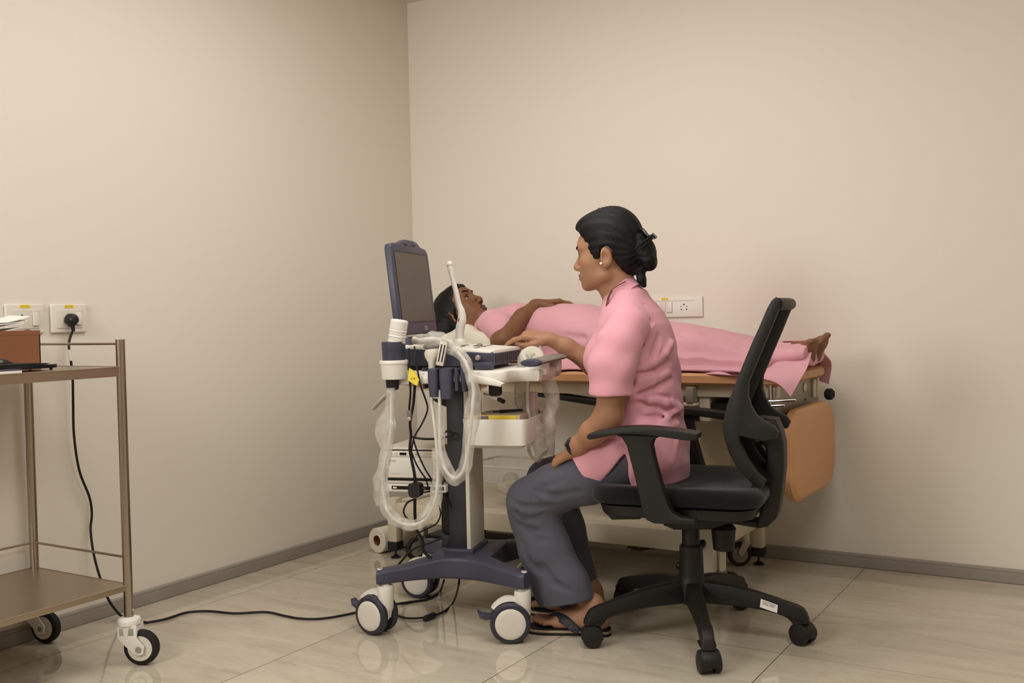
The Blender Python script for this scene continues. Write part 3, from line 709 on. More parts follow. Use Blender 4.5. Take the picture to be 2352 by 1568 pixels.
# upper frame
m = MB(); bbox(m, (BX0+.05, BY0+.035, .655), (1.86, BY0+.075, .694), .004); m.build('side_rail', M_BEDW, e)
m = MB(); bbox(m, (BX0+.05, BY1-.075, .655), (1.86, BY1-.035, .694), .004); m.build('side_rail', M_BEDW, e)
m = MB(); bbox(m, (1.845, BY0+.03, .60), (1.858, BY1-.03, .692), .002); m.build('end_plate', M_BEDG, e)
m = MB(); bbox(m, (BX0+.05, BY0+.04, .675), (1.85, BY1-.04, .693), .0); m.build('deck', M_BEDW, e)
MB().sphere(bl((1.86, -.30, .668)), (.004, .016, .016), 16).build('bolt_cover', M_BEDW, e)
MB().cyl(bl((1.857, -.29, .625)), bl((1.8595, -.29, .625)), .006, n=14).build('bolt_hole', M_BLK, e)
m = MB(); bbox(m, (1.8585, -.205, .625), (1.868, -.185, .69), .003); bbox(m, (1.8585, -.165, .622), (1.870, -.145, .692), .004); m.build('hinge_post', M_BEDW, e)
m = MB(); m.lathe([(0, .012), (.006, .020), (.02, .021), (.028, .015)], bl((1.885, -.125, .632)), (1, -.3, 0), 10); m.build('star_knob', M_RUB, e)
# rail clamp with chrome bars near the foot
for x in (1.835, 1.852): MB().cyl(bl((x, -.668, .700)), bl((x, -.668, .625)), .0055, n=12).build('clamp_post', M_CHROME, e)
MB().cyl(bl((1.825, -.676, .650)), bl((1.935, -.676, .657)), .004, n=12).build('clamp_bar', M_CHROME, e)
MB().cyl(bl((1.825, -.676, .636)), bl((1.900, -.676, .640)), .004, n=12).build('clamp_bar', M_CHROME, e)
MB().box(bl((1.790, -.668, .610)), bl((1.845, -.620, .650)), .006).build('clamp_block', M_BLK, e)
m = MB(); m.lathe([(0, .014), (.008, .022), (.024, .023), (.032, .016)], bl((1.835, -.655, .612)), (.1, -1, 0), 9); m.build('star_knob', M_RUB, e)
# rail bracket seen just behind the woman's back
m = MB(); bbox(m, (1.575, -.665, .638), (1.60, -.62, .69), .003); m.build('rail_bracket', M_BEDG, e)
m = MB(); bbox(m, (1.555, -.66, .628), (1.605, -.62, .637), .002); m.build('bracket_foot', M_BEDW, e)
# lift mechanism and covers under the deck
m = MB(); bbox(m, (1.30, -.50, .215), (1.56, -.20, .655), .004); m.build('lift_cover', M_BEDW, e)
m = MB(); m.prism([(BX0+.78-1.1, .40), (BX0+.83-1.1, .36), (1.5-1.1, .58), (1.47-1.1, .635)], -.58+.37, -.56+.37, 'y', .003); m.build('lift_arm', M_BEDW, e)
m = MB(); m.tube([bl((.95, -.60, .658)), bl((1.30, -.60, .618)), bl((1.60, -.60, .585))], .014, 12); m.build('push_bar', M_BLK, e)
m = MB(); bbox(m, (1.62, -.60, .585), (1.84, -.16, .635), .003); m.build('under_drawer', M_BLK, e)
m = MB(); bbox(m, (1.60, -.61, .575), (1.635, -.16, .655), .003); m.build('drawer_rail', M_BEDW, e)
# base frame: two long rails, two cross rails, four legs
for y in (LY0, LY1):
    m = MB(); bbox(m, (LX0, y-.018, .150), (LX1, y+.018, .217), .004); m.build('base_rail', M_BEDW, e)
for x in (LX0, LX1):
    m = MB(); bbox(m, (x-.02, LY0, .150), (x+.02, LY1, .217), .004); m.build('cross_rail', M_BEDW, e)
m = MB(); bbox(m, (LX0+.05, LY0+.02, .205), (LX1-.05, LY1-.02, .215), 0); m.build('base_tray', M_BEDW, e)
for x in (LX0, LX1):
    for y in (LY0, LY1):
        m = MB(); bbox(m, (x-.021, y-.021, .065), (x+.021, y+.021, .235), .003); lg = m.build('leg', M_BEDW, e)
        m = MB(); bbox(m, (x-.0225, y-.0225, .033), (x+.0225, y+.0225, .0655), .003); m.build('end_cap', M_BLK, lg)
        m = MB(); m.cyl(bl((x, y, .012)), bl((x, y, .035)), .004, n=10); m.lathe([(0.0005, .020), (.004, .020), (.010, .010), (.013, .006)], bl((x, y, 0)), n=20); m.build('levelling_foot', M_BLK, lg)
M_FORK = mat('zinc_fork', (140, 130, 114), rough=.35, metal=.7)
M_CGREY = mat('castor_grey', (120, 112, 100), .5)
def bed_castor(x, y, ang):
    c = empty('castor'); c.parent = e; c.matrix_local = Matrix.Translation(bl((x, y, 0))) @ Matrix.Rotation(ang, 4, 'Z')
    MB().cyl((0, 0, .09), (0, 0, .155), .015, n=18).build('stem_tube', M_BEDW, c)
    m = MB(); m.box((-.015, -.016, .078), (.018, .016, .092), .003)
    for s in (-1, 1): m.prism([(-.014, .086), (.018, .086), (.032, .055), (.024, .038), (.014, .044)], s*.0155-.001, s*.0155+.001, 'y')
    m.build('fork', M_FORK, c)
    MB().lathe([(-.010, .028), (-.010, .039), (-.004, .0435), (.004, .0435), (.010, .039), (.010, .028)], (.024, 0, .0438), (0, 1, 0), 32).build('wheel', M_RUB, c)
    MB().lathe([(-.0115, .006), (-.0105, .029), (.0105, .029), (.0115, .006)], (.024, 0, .0438), (0, 1, 0), 24).build('wheel_disc', M_CGREY, c)
bed_castor(LX1-.035, LY1-.04, rad(215)); bed_castor(LX1+.03, LY0+.03, rad(20)); bed_castor(LX0+.10, LY0+.03, rad(250)); bed_castor(LX0+.10, LY1-.04, rad(200))
m = MB(); m.lathe([(0, .013), (.010, .015), (.02, .012)], bl((LX1-.02, LY0-.021, .183)), (0, -1, 0), 18); m.build('lock_knob', M_BLK, e)
# side lever at the head end
hp = [WORLD.Y(x, y, -.60) for x, y in ((905, 893), (880, 915), (858, 938))]
MB().tube([bl((BX0+.08, -.60, .664)), bl((hp[0][0]+.03, -.60, hp[0][2]+.02))]+[bl(p) for p in hp], [.008, .009, .012, .016, .014], 12, flat=.45, smooth_path=4).build('head_lever', mat('lever_pale', (205, 200, 190), .35), e)
MB().prism([(u-1.1, w) for u, w in [(q[0], q[2]) for q in (WORLD.Y(x, y, -.45) for x, y in ((990, 914), (1060, 922), (1060, 975), (1048, 955), (1030, 935), (1010, 926)))]], -.46+.37, -.44+.37, 'y', .002).build('head_bracket', M_BLK, e)
q_ = WORLD.Y(1035, 918, -.45)
MB().box(bl((q_[0]-.05, -.465, q_[2]-.01)), bl((q_[0]+.03, -.435, .674)), .003).build('bracket_mount', M_BLK, e)
# ================================================================ ultrasound cart
M_NAVY = mat('navy_plastic', (66, 65, 80), rough=0.42, spec=0.4, bump=0.05, bscale=500, bdist=0.0004)
M_NAVYD = mat('dark_slate_plastic', (50, 50, 60), rough=0.45, spec=0.4)
M_CHAR = mat('charcoal_column', (46, 46, 49), rough=0.5)
M_CAP = mat('wheel_cap_ivory', (214, 206, 192), rough=0.4)
M_SCR = mat('switched_off_screen', (74, 64, 53), rough=0.32, spec=0.5)
M_GREY = mat('warm_grey_plastic', (118, 110, 100), rough=0.4)
M_SILV = mat('silver_plastic', (176, 170, 160), rough=0.35, metal=0.4)
M_WCAB = mat('white_cable', (222, 216, 204), rough=0.45)
def sheath_mat(name, a, col=(222, 217, 206)):
    m = mat(name, col, rough=0.18, spec=0.6, bump=0.22, bscale=42, bdist=0.004)
    nt = m.node_tree; N = nt.nodes; L = nt.links; b = N['Principled BSDF']
    tc = N.new('ShaderNodeTexCoord'); n = N.new('ShaderNodeTexNoise'); n.inputs['Scale'].default_value = 24; n.inputs['Detail'].default_value = 2; n.inputs['Distortion'].default_value = 1.0; L.new(tc.outputs['Object'], n.inputs['Vector'])
    mr = N.new('ShaderNodeMapRange'); mr.inputs[1].default_value = 0.3; mr.inputs[2].default_value = 0.75; mr.inputs[3].default_value = a*0.55; mr.inputs[4].default_value = min(1, a*1.6)
    L.new(n.outputs['Fac'], mr.inputs[0]); L.new(mr.outputs[0], b.inputs['Alpha'])
    return m
M_SHE = sheath_mat('clear_sleeve', 0.34); M_SHE2 = sheath_mat('milky_sleeve', 0.5, (216, 208, 192)); M_TUB = sheath_mat('clear_plastic', 0.14)
K = Frame((1.01, -1.15), 16)
KO = tuple(K.wld((0, 0, 0)))
def kthing(name, label, cat, group=None): return empty(name, KO, rad(K.ang), label, cat, group)
e = cart = kthing('ultrasound_machine', 'portable ultrasound machine on a navy wheeled cart with white trays', 'ultrasound machine')
def beam(pts, mi=0):
    """rounded bar: pts (x, y, z_low, z_high, half width)"""
    P = catmull(pts, 6); rings = []
    for i, p in enumerate(P):
        q0 = P[max(i-1, 0)]; q1 = P[min(i+1, len(P)-1)]
        t = Vector((q1[0]-q0[0], q1[1]-q0[1], 0)).normalized(); nn = Vector((-t.y, t.x, 0)); ring = []
        for u, v in rrect(-p[4], p[2], p[4], p[3], min(.012, p[4]*.5), 4): ring.append((p[0]+nn.x*u, p[1]+nn.y*u, v))
        rings.append(ring)
    return rings
m = MB()
for ends in ([(-.168, -.224), (.03, -.105), (.258, -.203)], [(-.172, .180), (.03, .10), (.215, .235)]):
    (x0, y0), (x1, y1), (x2, y2) = ends
    P = [(x0-.012, y0-.006, .152, .190, .018), (x0, y0, .150, .194, .025), (x0+.05, y0+(y1-y0)*.33, .152, .198, .026), (x1-.05, y1, .148, .212, .036), (x1+.06, y1, .148, .214, .036), (x2-.06, y2+(y1-y2)*.35, .152, .204, .027), (x2, y2, .152, .200, .025), (x2+.012, y2+(.005 if y2 > 0 else -.005), .154, .196, .018)]
    m.loft(beam(P))
m.box((-.06, -.12, .150), (.13, .12, .214), .012)
m.build('cart_base', M_NAVY, e)
MB().box((-.02, -.075, .205), (.07, .085, .226), .006).build('column_collar', M_NAVY, e)
def cart_castor(x, y, ang, brake=True):
    c = empty('castor'); c.parent = e; c.matrix_local = Matrix.Translation((x, y, 0)) @ Matrix.Rotation(rad(ang), 4, 'Z')
    R_ = .058; k = .036
    MB().lathe([(.070, .018), (.078, .0225), (.138, .0245), (.1455, .023), (.147, .012), (.153, .012)], n=28).build('swivel_stem', M_WPLAS, c)
    m = MB().box((-.008, -.010, .040), (k+.012, .010, .110), .008); m.prism([(-.022, .085), (.02, .10), (k+.02, .062), (k, .040), (-.012, .05)], -.011, .011, 'y', .005); m.build('fork', M_WPLAS, c)
    for s in (-1, 1):
        w = MB().lathe([(-.0105, .046), (-.0105, .054), (-.006, .058), (.006, .058), (.0115, .053), (.0122, .046)], (k, s*.0235, R_), (0, s, 0), 44).build('wheel', M_NAVYD, c)
        MB().lathe([(.0, .0445), (.0118, .0445), (.0142, .041), (.0152, .030), (.0155, .004)], (k, s*.0235, R_), (0, s, 0), 44).build('wheel_cap', M_CAP, w)
    arc = [(k+.066*math.cos(rad(t)), R_+.066*math.sin(rad(t))) for t in range(95, 30, -8)]
    if brake:
        m = MB(); rings = []
        for t in range(128, 28, -10):
            r0, r1 = .060, .072 - .006*abs(t-80)/60
            rings.append([(k+r*math.cos(rad(t)), yy, R_+r*math.sin(rad(t))) for r, yy in ((r0, -.016), (r1, -.014), (r1+.002, 0), (r1, .014), (r0, .016))])
        m.loft(rings); m.build('brake_arm', M_WPLAS, c)
        MB().prism([(k+.050, .078), (k+.084, .083), (k+.094, .090), (k+.088, .071), (k+.072, .064), (k+.054, .066)], -.014, .014, 'y', .004).build('brake_pedal', M_NAVY, c)
cart_castor(-.157, -.224, 162); cart_castor(.255, -.200, 195); cart_castor(-.165, .178, 174); cart_castor(.212, .238, 190)
# round screw caps with a ring print on the beam ends
for x, y in ((-.172, -.226), (.262, -.204)):
    c = MB().lathe([(.1925, .0085), (.1962, .008)] if x < 0 else [(.1985, .0085), (.2022, .008)], (x, y, 0), n=20).build('screw_cap', M_WPLAS, e)
    z = .1964 if x < 0 else .2024
    m = MB(); 
    for j in range(16):
        a0, a1 = 2*PI*j/16, 2*PI*(j+1)/16
        m.add([(x+.0062*math.cos(a0), y+.0062*math.sin(a0), z), (x+.0074*math.cos(a0), y+.0074*math.sin(a0), z), (x+.0074*math.cos(a1), y+.0074*math.sin(a1), z), (x+.0062*math.cos(a1), y+.0062*math.sin(a1), z)], [(0, 1, 2, 3)], 0, False)
    m.build('ring_print', mat('red_print', (170, 50, 45)), c)
    m = MB(); m.box((x-.004, y-.0012, z), (x+.004, y+.0012, z+.0002)); m.build('mark_print', M_INK, c)
# column
MB().box((-.012, -.060, .215), (.046, .065, .760), .004).build('column', M_CHAR, e)
MB().prism(rrect(-.068, .185, .078, .758, .006), .0465, .0605, 'x', .004).build('column_cover', M_WPLAS2, e)
m = MB()
for r in (1.0, .6): m.tube([(.0612, -.012+.010*r*math.cos(rad(t)), .548+.022*r*math.sin(rad(t))) for t in range(0, 361, 20)], .0012, 6)
m.build('emblem', M_CHAR, e)
MB().box((-.042, -.045, .265), (-.0125, .05, .395), .004).build('power_pack', M_BLK, e)
MB().box((-.040, -.050, .222), (-.0125, .05, .262), .003).build('pack_bracket', M_CHAR, e)
# printer shelf
MB().box((-.225, -.075, .396), (-.013, .16, .420), .004).build('printer_shelf', M_WPLAS, e)
MB().box((-.19, -.0762, .404), (-.02, -.0748, .415), 0).build('shelf_slot', M_BLKG, e)
MB().box((-.185, -.078, .407), (-.173, -.0755, .412), 0).build('shelf_latch', M_WPLAS, e)
# upper tray with its lip, holders, bin and handle
tr = catmull([(-.115, -.205), (-.10, -.232), (.0, -.240), (.12, -.238), (.19, -.236), (.225, -.222), (.235, -.19), (.255, -.16), (.30, -.155), (.312, -.14), (.312, .10), (.30, .115), (.255, .12), (.235, .18), (.20, .20), (-.09, .20), (-.115, .18)], 4, True)
m = MB(); rings = []
for z, s in ((.742, .97), (.746, .99), (.752, 1.0), (.770, 1.0), (.775, .99), (.7765, .97)): rings.append([(.09+(u-.09)*s, v*s, z) for u, v in tr])
m.loft(rings); m.build('upper_tray', M_WPLAS, e)
m = MB()
m.prism([(-.10, .762), (.0, .767), (.11, .772), (.19, .756), (.225, .742), (.215, .732), (.19, .736), (.10, .748), (.0, .742), (-.10, .738)], -.247, -.225, 'y', .006); m.build('tray_lip', M_WPLAS, e)
m = MB(); m.tube([(.309, -.245, .800), (.309, -.24, .801), (.309, .070, .802), (.309, .085, .802)], .030, 16, flat=.33, up=(0, 0, 1)); m.build('handle_bar', M_GREY, e)
m = MB(); m.tube([(.309, -.268, .799), (.309, -.262, .7995), (.309, -.255, .800), (.309, -.238, .800)], [.022, .029, .0315, .0312], 16, flat=.36, up=(0, 0, 1)); m.build('handle_end', M_NAVY, e)
for yy in (-.12, .05): MB().box((.285, yy-.02, .758), (.325, yy+.02, .796), .006).build('handle_support', M_WPLAS, e)
m = MB(); m.box((.165, -.20, .702), (.200, -.165, .742), .008); m.build('cable_hook', M_BLK, e)
# bin
def rbox(x0, y0, x1, y1, r, z): return [(u, v, z) for u, v in rrect(x0, y0, x1, y1, r, 5)]
BZ0, BZ1 = .545, .632
m = MB(); m.loft([rbox(.088, -.145, .245, .098, .016, BZ0), rbox(.078, -.158, .262, .112, .018, BZ0+.01), rbox(.070, -.166, .268, .120, .02, BZ1-.002), rbox(.071, -.165, .267, .119, .02, BZ1), rbox(.074, -.162, .264, .116, .018, BZ1-.001), rbox(.082, -.152, .254, .106, .015, BZ0+.012), rbox(.090, -.143, .243, .096, .012, BZ0+.008)])
m.build('storage_bin', M_WPLAS, e)
# probe holders along the near edge
def holder(x0, x1, y0, y1, z0, z1):
    m = MB()
    P = rrect(x0, y0, x1, y1, .010, 4)
    m.loft([[(u, v, z1-.003) for u, v in rrect(x0+.004, y0+.004, x1-.004, y1-.004, .008, 4)], [(u, v, z1-.006) for u, v in P], [(u, v, (z0*.4+z1*.6)) for u, v in P], [(u, v, z0) for u, v in rrect(x0+.004, y0+.003, x1-.004, y1-.006, .008, 4)]])
    return m
for (a0, b0, zz0, zz1, yy) in ((966, 979, .725, .790, -.21), (980, 1004, .705, .790, -.27), (1006, 1036, .700, .792, -.27), (1041, 1053, .722, .792, -.26), (1055, 1071, .720, .790, -.26)):
    xa = K.Y(a0, 860, yy)[0]; xb = K.Y(b0, 860, yy)[0]
    holder(xa, xb, yy, yy+.045, zz0, zz1).build('probe_holder', M_NAVY, e)
# round holder at the corner: white ring, navy sleeve
HX, HY = -.100, -.255
MB().box((HX+.02, -.245, .748), (-.06, -.215, .772), .005).build('holder_bracket', M_WPLAS, e)
m = MB(); m.lathe([(.757, .030), (.757, .034), (.762, .036), (.800, .0385), (.802, .0415), (.808, .042), (.812, .040), (.8115, .034), (.765, .030)], (HX, HY, 0), n=36, cap=False); m.build('ring_holder', M_WPLAS, e)
# laptop-style console
def tilt(p): return p
cprof = [(-.135, .790), (.160, .786), (.174, .790), (.1755, .822), (.172, .828), (-.135, .846)]
MB().prism(cprof, -.170, .142, 'y', .006, seg=3).build('console_body', M_NAVY, e)
m = MB(); P = rrect(-.133, -.169, .1775, .141, .016, 5)
def ctop(u): return .8285 + (.175-u)*.062
m.loft([[(u, v, ctop(u)-.004) for u, v in P], [(u, v, ctop(u)+.002) for u, v in P], [(u*.985+.0003, v*.985, ctop(u)+.0055) for u, v in P], [(u*.95, v*.94, ctop(u)+.0062) for u, v in P]])
m.build('console_top', M_WPLAS, e)
def onTop(m, u0, v0, u1, v1, h, mi=0, r=.001):
    p = [(u0, v0), (u1, v0), (u1, v1), (u0, v1)]; b = [(u, v, ctop(u)+.0060) for u, v in p]; t = [(u, v, ctop(u)+.0060+h) for u, v in p]
    m.add(b+t, [(3, 2, 1, 0), (4, 5, 6, 7), (0, 1, 5, 4), (1, 2, 6, 5), (2, 3, 7, 6), (3, 0, 4, 7)], mi, False)
m = MB(); rnd = random.Random(3)
for i in range(5):
    for j in range(11):
        u = -.085+i*.022; v = -.135+j*.0245
        onTop(m, u, v, u+.017, v+.019, .0022)
m.build('keys', M_WPLAS2, e)
m = MB()
for (u0, v0, u1, v1) in ((.045, -.09, .052, -.05), (.03, -.03, .038, .03), (.06, .0, .066, .05), (-.09, .11, -.08, .13), (.10, -.12, .104, -.07), (.09, .03, .094, .09)): onTop(m, u0, v0, u1, v1, .0012)
m.build('slot_keys', M_BLK, e)
m = MB(); m.tube([(.085+.018*math.cos(rad(t)), -.01+.018*math.sin(rad(t)), ctop(.085)+.0063) for t in range(0, 361, 20)], .0012, 6); m.sphere((.085, -.01, ctop(.085)+.005), .011, 16); m.build('trackball', M_GREY, e)
m = MB()
for j in range(13):
    y = -.145+j*.021; m.box((.1752, y, .793), (.1768, y+.014, .8195), 0)
for j in range(3): m.box((.1766, -.15, .7985+j*.008), (.1776, .12, .800+j*.008), 0)
m.build('vent_grille', M_NAVYD, e)
kb = K.Y(1098, 822, -.17)
MB().lathe([(0, .0085), (.006, .0085), (.009, .006)], (kb[0], -.1695, kb[2]), (0, -1, 0), 20).build('lock_dial', M_SILV, e)
m = MB(); m.box((.12, -.185, .778), (.1775, -.172, .800), .004); m.build('dock_clamp', M_NAVY, e)
MB().box((-.10, -.15, .776), (.14, .12, .789), .002).build('dock_base', M_BLK, e)
# screen on its hinge
SB = K.X(940, 756, -.105); sy0, sy1 = -.170, .150
hz = .882; th = rad(6.0)
MS = Matrix.Translation((-.108, 0, hz)) @ Matrix.Rotation(-th, 4, 'Y')
HS = .293
outl = [(sy0+.012, 0), (sy1-.012, 0), (sy1-.003, .003), (sy1, .012), (sy1, HS-.05), (sy1-.004, HS-.030), (sy1-.02, HS-.020), (sy1-.06, HS-.016), (.06, HS-.002), (.03, HS+.002), (-.04, HS+.002), (-.065, HS-.004), (-.10, HS-.012), (sy0+.03, HS-.014), (sy0+.008, HS-.018), (sy0, HS-.03), (sy0, .012), (sy0+.003, .003)]
MB().prism(outl, -.022, .0, 'x', .004, seg=3, M=MS).build('screen_housing', M_NAVY, e)
scr = MB().prism(rrect(sy0+.022, .040, sy1-.024, HS-.042, .003, 2), .0002, .0012, 'x', .0, M=MS).build('display', M_SCR, e)
m = MB(); m.box((-.0022, sy0+.018, .035), (.0006, sy1-.020, .0385), 0, M=MS); m.box((-.002, sy0+.018, HS-.0405), (.0006, sy1-.020, HS-.036), 0, M=MS); m.box((-.002, sy1-.0225, .036), (.0008, sy1-.019, HS-.038), 0, M=MS); m.box((-.002, sy0+.018, .036), (.0006, sy0+.0205, HS-.038), 0, M=MS); m.build('display_bezel', M_NAVYD, e)
m = MB()
for y in (-.05, .015): m.box((.0003, y-.010, HS-.0155), (.0016, y+.006, HS-.0125), 0, M=MS); m.sphere((.001, y+.012, HS-.014), .003, 8, M=MS)
m.build('latch_buttons', M_CHAR, e)
m = MB(); m.box((.0002, .035, .012), (.0010, .062, .023), 0, M=MS); bd = m.build('badge', M_SILV, e)
m = MB(); m.box((.0011, .039, .0145), (.0013, .046, .0205), 0, M=MS); m.box((.0011, .050, .0145), (.0013, .058, .0205), 0, M=MS); m.build('badge_print', M_CHAR, bd)
m = MB(); m.cyl((-.105, -.13, .876), (-.105, .04, .876), .0035, n=12); m.build('hinge_pin', M_SILV, e)
m = MB(); m.box((-.128, -.15, .838), (-.088, .02, .872), .008); m.box((-.128, .06, .838), (-.090, .14, .880), .008); m.build('hinge_block', M_NAVY, e)
# ---------------------------------------------------------------- printer
e = kthing('thermal_printer', 'small white printer with round buttons on the cart shelf behind the cables', 'printer')
PX0, PX1, PY0, PY1, PZ0, PZ1 = -.212, -.040, -.070, .150, .4205, .535
MB().box((PX0, PY0, PZ0), (PX1, PY1, PZ1), .006).build('printer_body', M_WPLAS2, e)
MB().box((PX0+.008, PY0-.004, PZ0+.020), (PX1-.008, PY0+.001, PZ1-.032), .002).build('front_flap', M_WPLAS, e)
cp_ = MB().box((PX0+.008, PY0-.003, PZ1-.030), (PX1-.008, PY0+.001, PZ1-.012), .0015).build('control_strip', M_WPLAS, e)
for i, u in enumerate((.02, .037, .09, .106, .135, .15)): MB().cyl((PX0+u, PY0-.005, PZ1-.021), (PX0+u, PY0-.0028, PZ1-.021), .0048, n=16).build('round_button', M_SILV if i in (2, 3) else M_WPLAS2, cp_)
MB().box((PX0+.050, PY0-.0042, PZ1-.025), (PX0+.072, PY0-.0028, PZ1-.017)).build('small_display', M_BLKG, cp_)
m = MB(); m.box((PX0+.006, PY0-.0008, PZ1-.0115), (PX1-.006, PY0+.0002, PZ1-.008)); m.box((PX0+.006, PY0-.0008, PZ0+.010), (PX1-.006, PY0+.0002, PZ0+.0185)); m.build('paper_slot', M_BLKG, e)
MP = Matrix(((1, 0, 0, 0), (0, 0, -1, PY0-.0042), (0, 1, 0, 0), (0, 0, 0, 1)))
m = MB()
def glyphs(m, x, z, w, h, n, seed):
    rnd = random.Random(seed); cw = w/n
    for i in range(n):
        q = x+i*cw
        for s in rnd.sample([(0, 0, .7, .15), (0, .85, .7, 1), (0, 0, .18, 1), (.52, 0, .7, 1), (0, .42, .7, .58)], 3): m.add([(q+s[0]*cw, z+s[1]*h, 0), (q+s[2]*cw, z+s[1]*h, 0), (q+s[2]*cw, z+s[3]*h, 0), (q+s[0]*cw, z+s[3]*h, 0)], [(0, 1, 2, 3)], 0, False, M=MP)
glyphs(m, PX0+.013, PZ1-.046, .026, .006, 5, 2); glyphs(m, PX0+.11, PZ1-.046, .018, .004, 4, 6); glyphs(m, PX0+.02, PZ0+.030, .03, .003, 7, 8)
m.build('lettering', M_GREY, e)
# ---------------------------------------------------------------- things standing in or lying on the cart
def kp(pts, lat):
    out = []
    for p in pts: out.append(tuple(K.Y(p[0], p[1], p[2] if len(p) > 2 else lat)))
    return out
def sleeve(pts, rads, seed, n=14, sub=5, jit=.22):
    """thin crumpled plastic tube around a path"""
    m = MB(); rnd = random.Random(seed)
    P = [Vector(p) for p in catmull(pts, sub)]; Rr = [r[0] for r in catmull([(r, 0, 0) for r in rads], sub)]
    vs = []; fs = []; nrm = None
    for i, p in enumerate(P):
        t = (P[min(i+1, len(P)-1)]-P[max(i-1, 0)]).normalized()
        nrm = (Vector((.3, 1, .2)) if nrm is None else nrm); nrm = (nrm-t*nrm.dot(t)).normalized(); bn = t.cross(nrm)
        for k in range(n):
            a = 2*PI*k/n; c = Vector((math.cos(a)*1.1, math.sin(a)*1.1, i*.30+seed*7))
            r = Rr[i]*(1+jit*1.9*mnoise.noise(c*.7)+jit*.5*mnoise.noise(c*1.9))
            vs.append(p+nrm*(r*.75*math.cos(a))+bn*(r*math.sin(a)))
    for i in range(len(P)-1):
        for k in range(n): k2 = (k+1) % n; fs.append((i*n+k, i*n+k2, (i+1)*n+k2, (i+1)*n+k))
    m.add(vs, fs); return m
# 1 probe wrapped in gauze in the round holder, its sleeved cable in a long loop
e = kthing('ultrasound_probe', 'probe wrapped in white gauze in the round holder, its sleeved cable looping below', 'ultrasound probe', None)
g0 = K.Y(918, 735, HY); g1 = K.Y(910, 790, HY)
prof = [(0, .0225)]; 
for i in range(26): prof.append((.004+i*.0028, .0250+.0011*math.sin(i*2.2)+.0006*math.sin(i*5.1) if i < 17 else .0252))
prof += [(.0765, .0240), (.0780, .018), (.0782, .004)]
ax = Vector(g0)-Vector(g1); MB().lathe(prof, Vector(g0)-ax.normalized()*.077, ax, 30).build('gauze_wrap', mat('white_gauze', (228, 223, 214), .9, bump=.5, bscale=160, bdist=.002, stretch=(1, 1, 4)), e)
m = MB(); m.lathe([(.795, .028), (.800, .0325), (.838, .0335), (.840, .0345), (.8635, .0345), (.865, .033), (.862, .027)], (HX, HY, 0), n=36); m.build('navy_grip', M_NAVY, e)
m = MB(); m.lathe([(.726, .015), (.730, .018), (.756, .020), (.80, .022)], (HX-.006, HY, 0), n=28); m.build('black_tail', M_BLK, e)
loop = kp([(898, 890), (899, 930), (897, 980), (893, 1020), (883, 1062), (879, 1100), (882, 1140), (890, 1172), (910, 1195), (938, 1205), (966, 1200), (985, 1183), (999, 1150), (1004, 1110), (1004, 1070), (1000, 1030), (994, 980), (987, 930), (983, 880)], -.262)
loop = [(x, y, z) if i < 13 else (x, y+min(.02, .004*(i-12)), z) for i, (x, y, z) in enumerate(loop)]
MB().tube(loop, .0046, 10, smooth_path=5).build('cable', M_WCAB, e)
sleeve(loop[:16], [.016, .015, .020, .015, .017, .015, .018, .020, .018, .018, .018, .018, .017, .016, .015, .012], 1, jit=.3).build('plastic_sleeve', M_SHE, e)
m = sleeve(kp([(892, 930), (888, 960), (884, 1000), (890, 1040), (880, 1080), (872, 1120), (874, 1160)], -.252), [.010, .022, .024, .014, .018, .022, .012], 5, jit=.35); m.build('loose_sleeve', M_SHE, e)
# 2 convex probe hooked in the middle holder
e = kthing('ultrasound_probe', 'pale fan-headed probe hooked head up in the middle holder', 'ultrasound probe', None)
hx = K.Y(986, 815, -.235)
m = MB(); rings = []
for t, (w, d) in ((0, (.006, .004)), (.006, (.020, .009)), (.020, (.027, .012)), (.034, (.024, .012)), (.048, (.013, .010)), (.075, (.010, .009)), (.10, (.007, .007))):
    a = t*7
    rings.append([(hx[0]+.010-.006*math.sin(a)+w*math.cos(rad(q))*.9, -.235+d*math.sin(rad(q)), hx[2]+.030-t+ .004*math.cos(rad(q))) for q in range(0, 360, 24)])
m.loft(rings); m.build('probe_body', M_WPLAS2, e)
m = MB(); m.sphere((hx[0]+.008, -.235, hx[2]+.024), (.026, .0125, .012), 18); m.build('probe_face', M_GREY, e)
# 3 sleeved probe lying over the console, cable hanging in a U
e = kthing('ultrasound_probe', 'probe in a clear sleeve lying across the console edge, white cable hanging in a U', 'ultrasound probe', None)
top_ = [K.Y(948, 778, -.19), K.Y(965, 783, -.19), K.Y(985, 780, -.19), K.Y(1008, 781, -.20), K.Y(1030, 795, -.235), K.Y(1050, 808, -.25), K.Y(1068, 830, -.268), K.Y(1080, 860, -.272), K.Y(1088, 900, -.272), K.Y(1084, 950, -.27), K.Y(1079, 1000, -.265), K.Y(1073, 1045, -.262), K.Y(1064, 1080, -.26), K.Y(1048, 1097, -.258), K.Y(1032, 1090, -.256), K.Y(1018, 1065, -.254), K.Y(1011, 1030, -.252), K.Y(1010, 980, -.25), K.Y(1010, 930, -.25), K.Y(1010, 895, -.25)]
top_ = [tuple(p) for p in top_]
MB().tube(top_, [.008, .009, .009, .008]+[.0052]*16, 10, smooth_path=5).build('cable', M_WCAB, e)
sleeve(top_[:6], [.010, .018, .022, .024, .024, .016], 2, jit=.25).build('plastic_sleeve', M_SHE, e)
sleeve(top_[4:19], [.014, .018, .017, .016, .020, .024, .022, .022, .021, .019, .020, .018, .016, .014, .008], 3, jit=.25).build('plastic_sleeve', M_SHE, e)
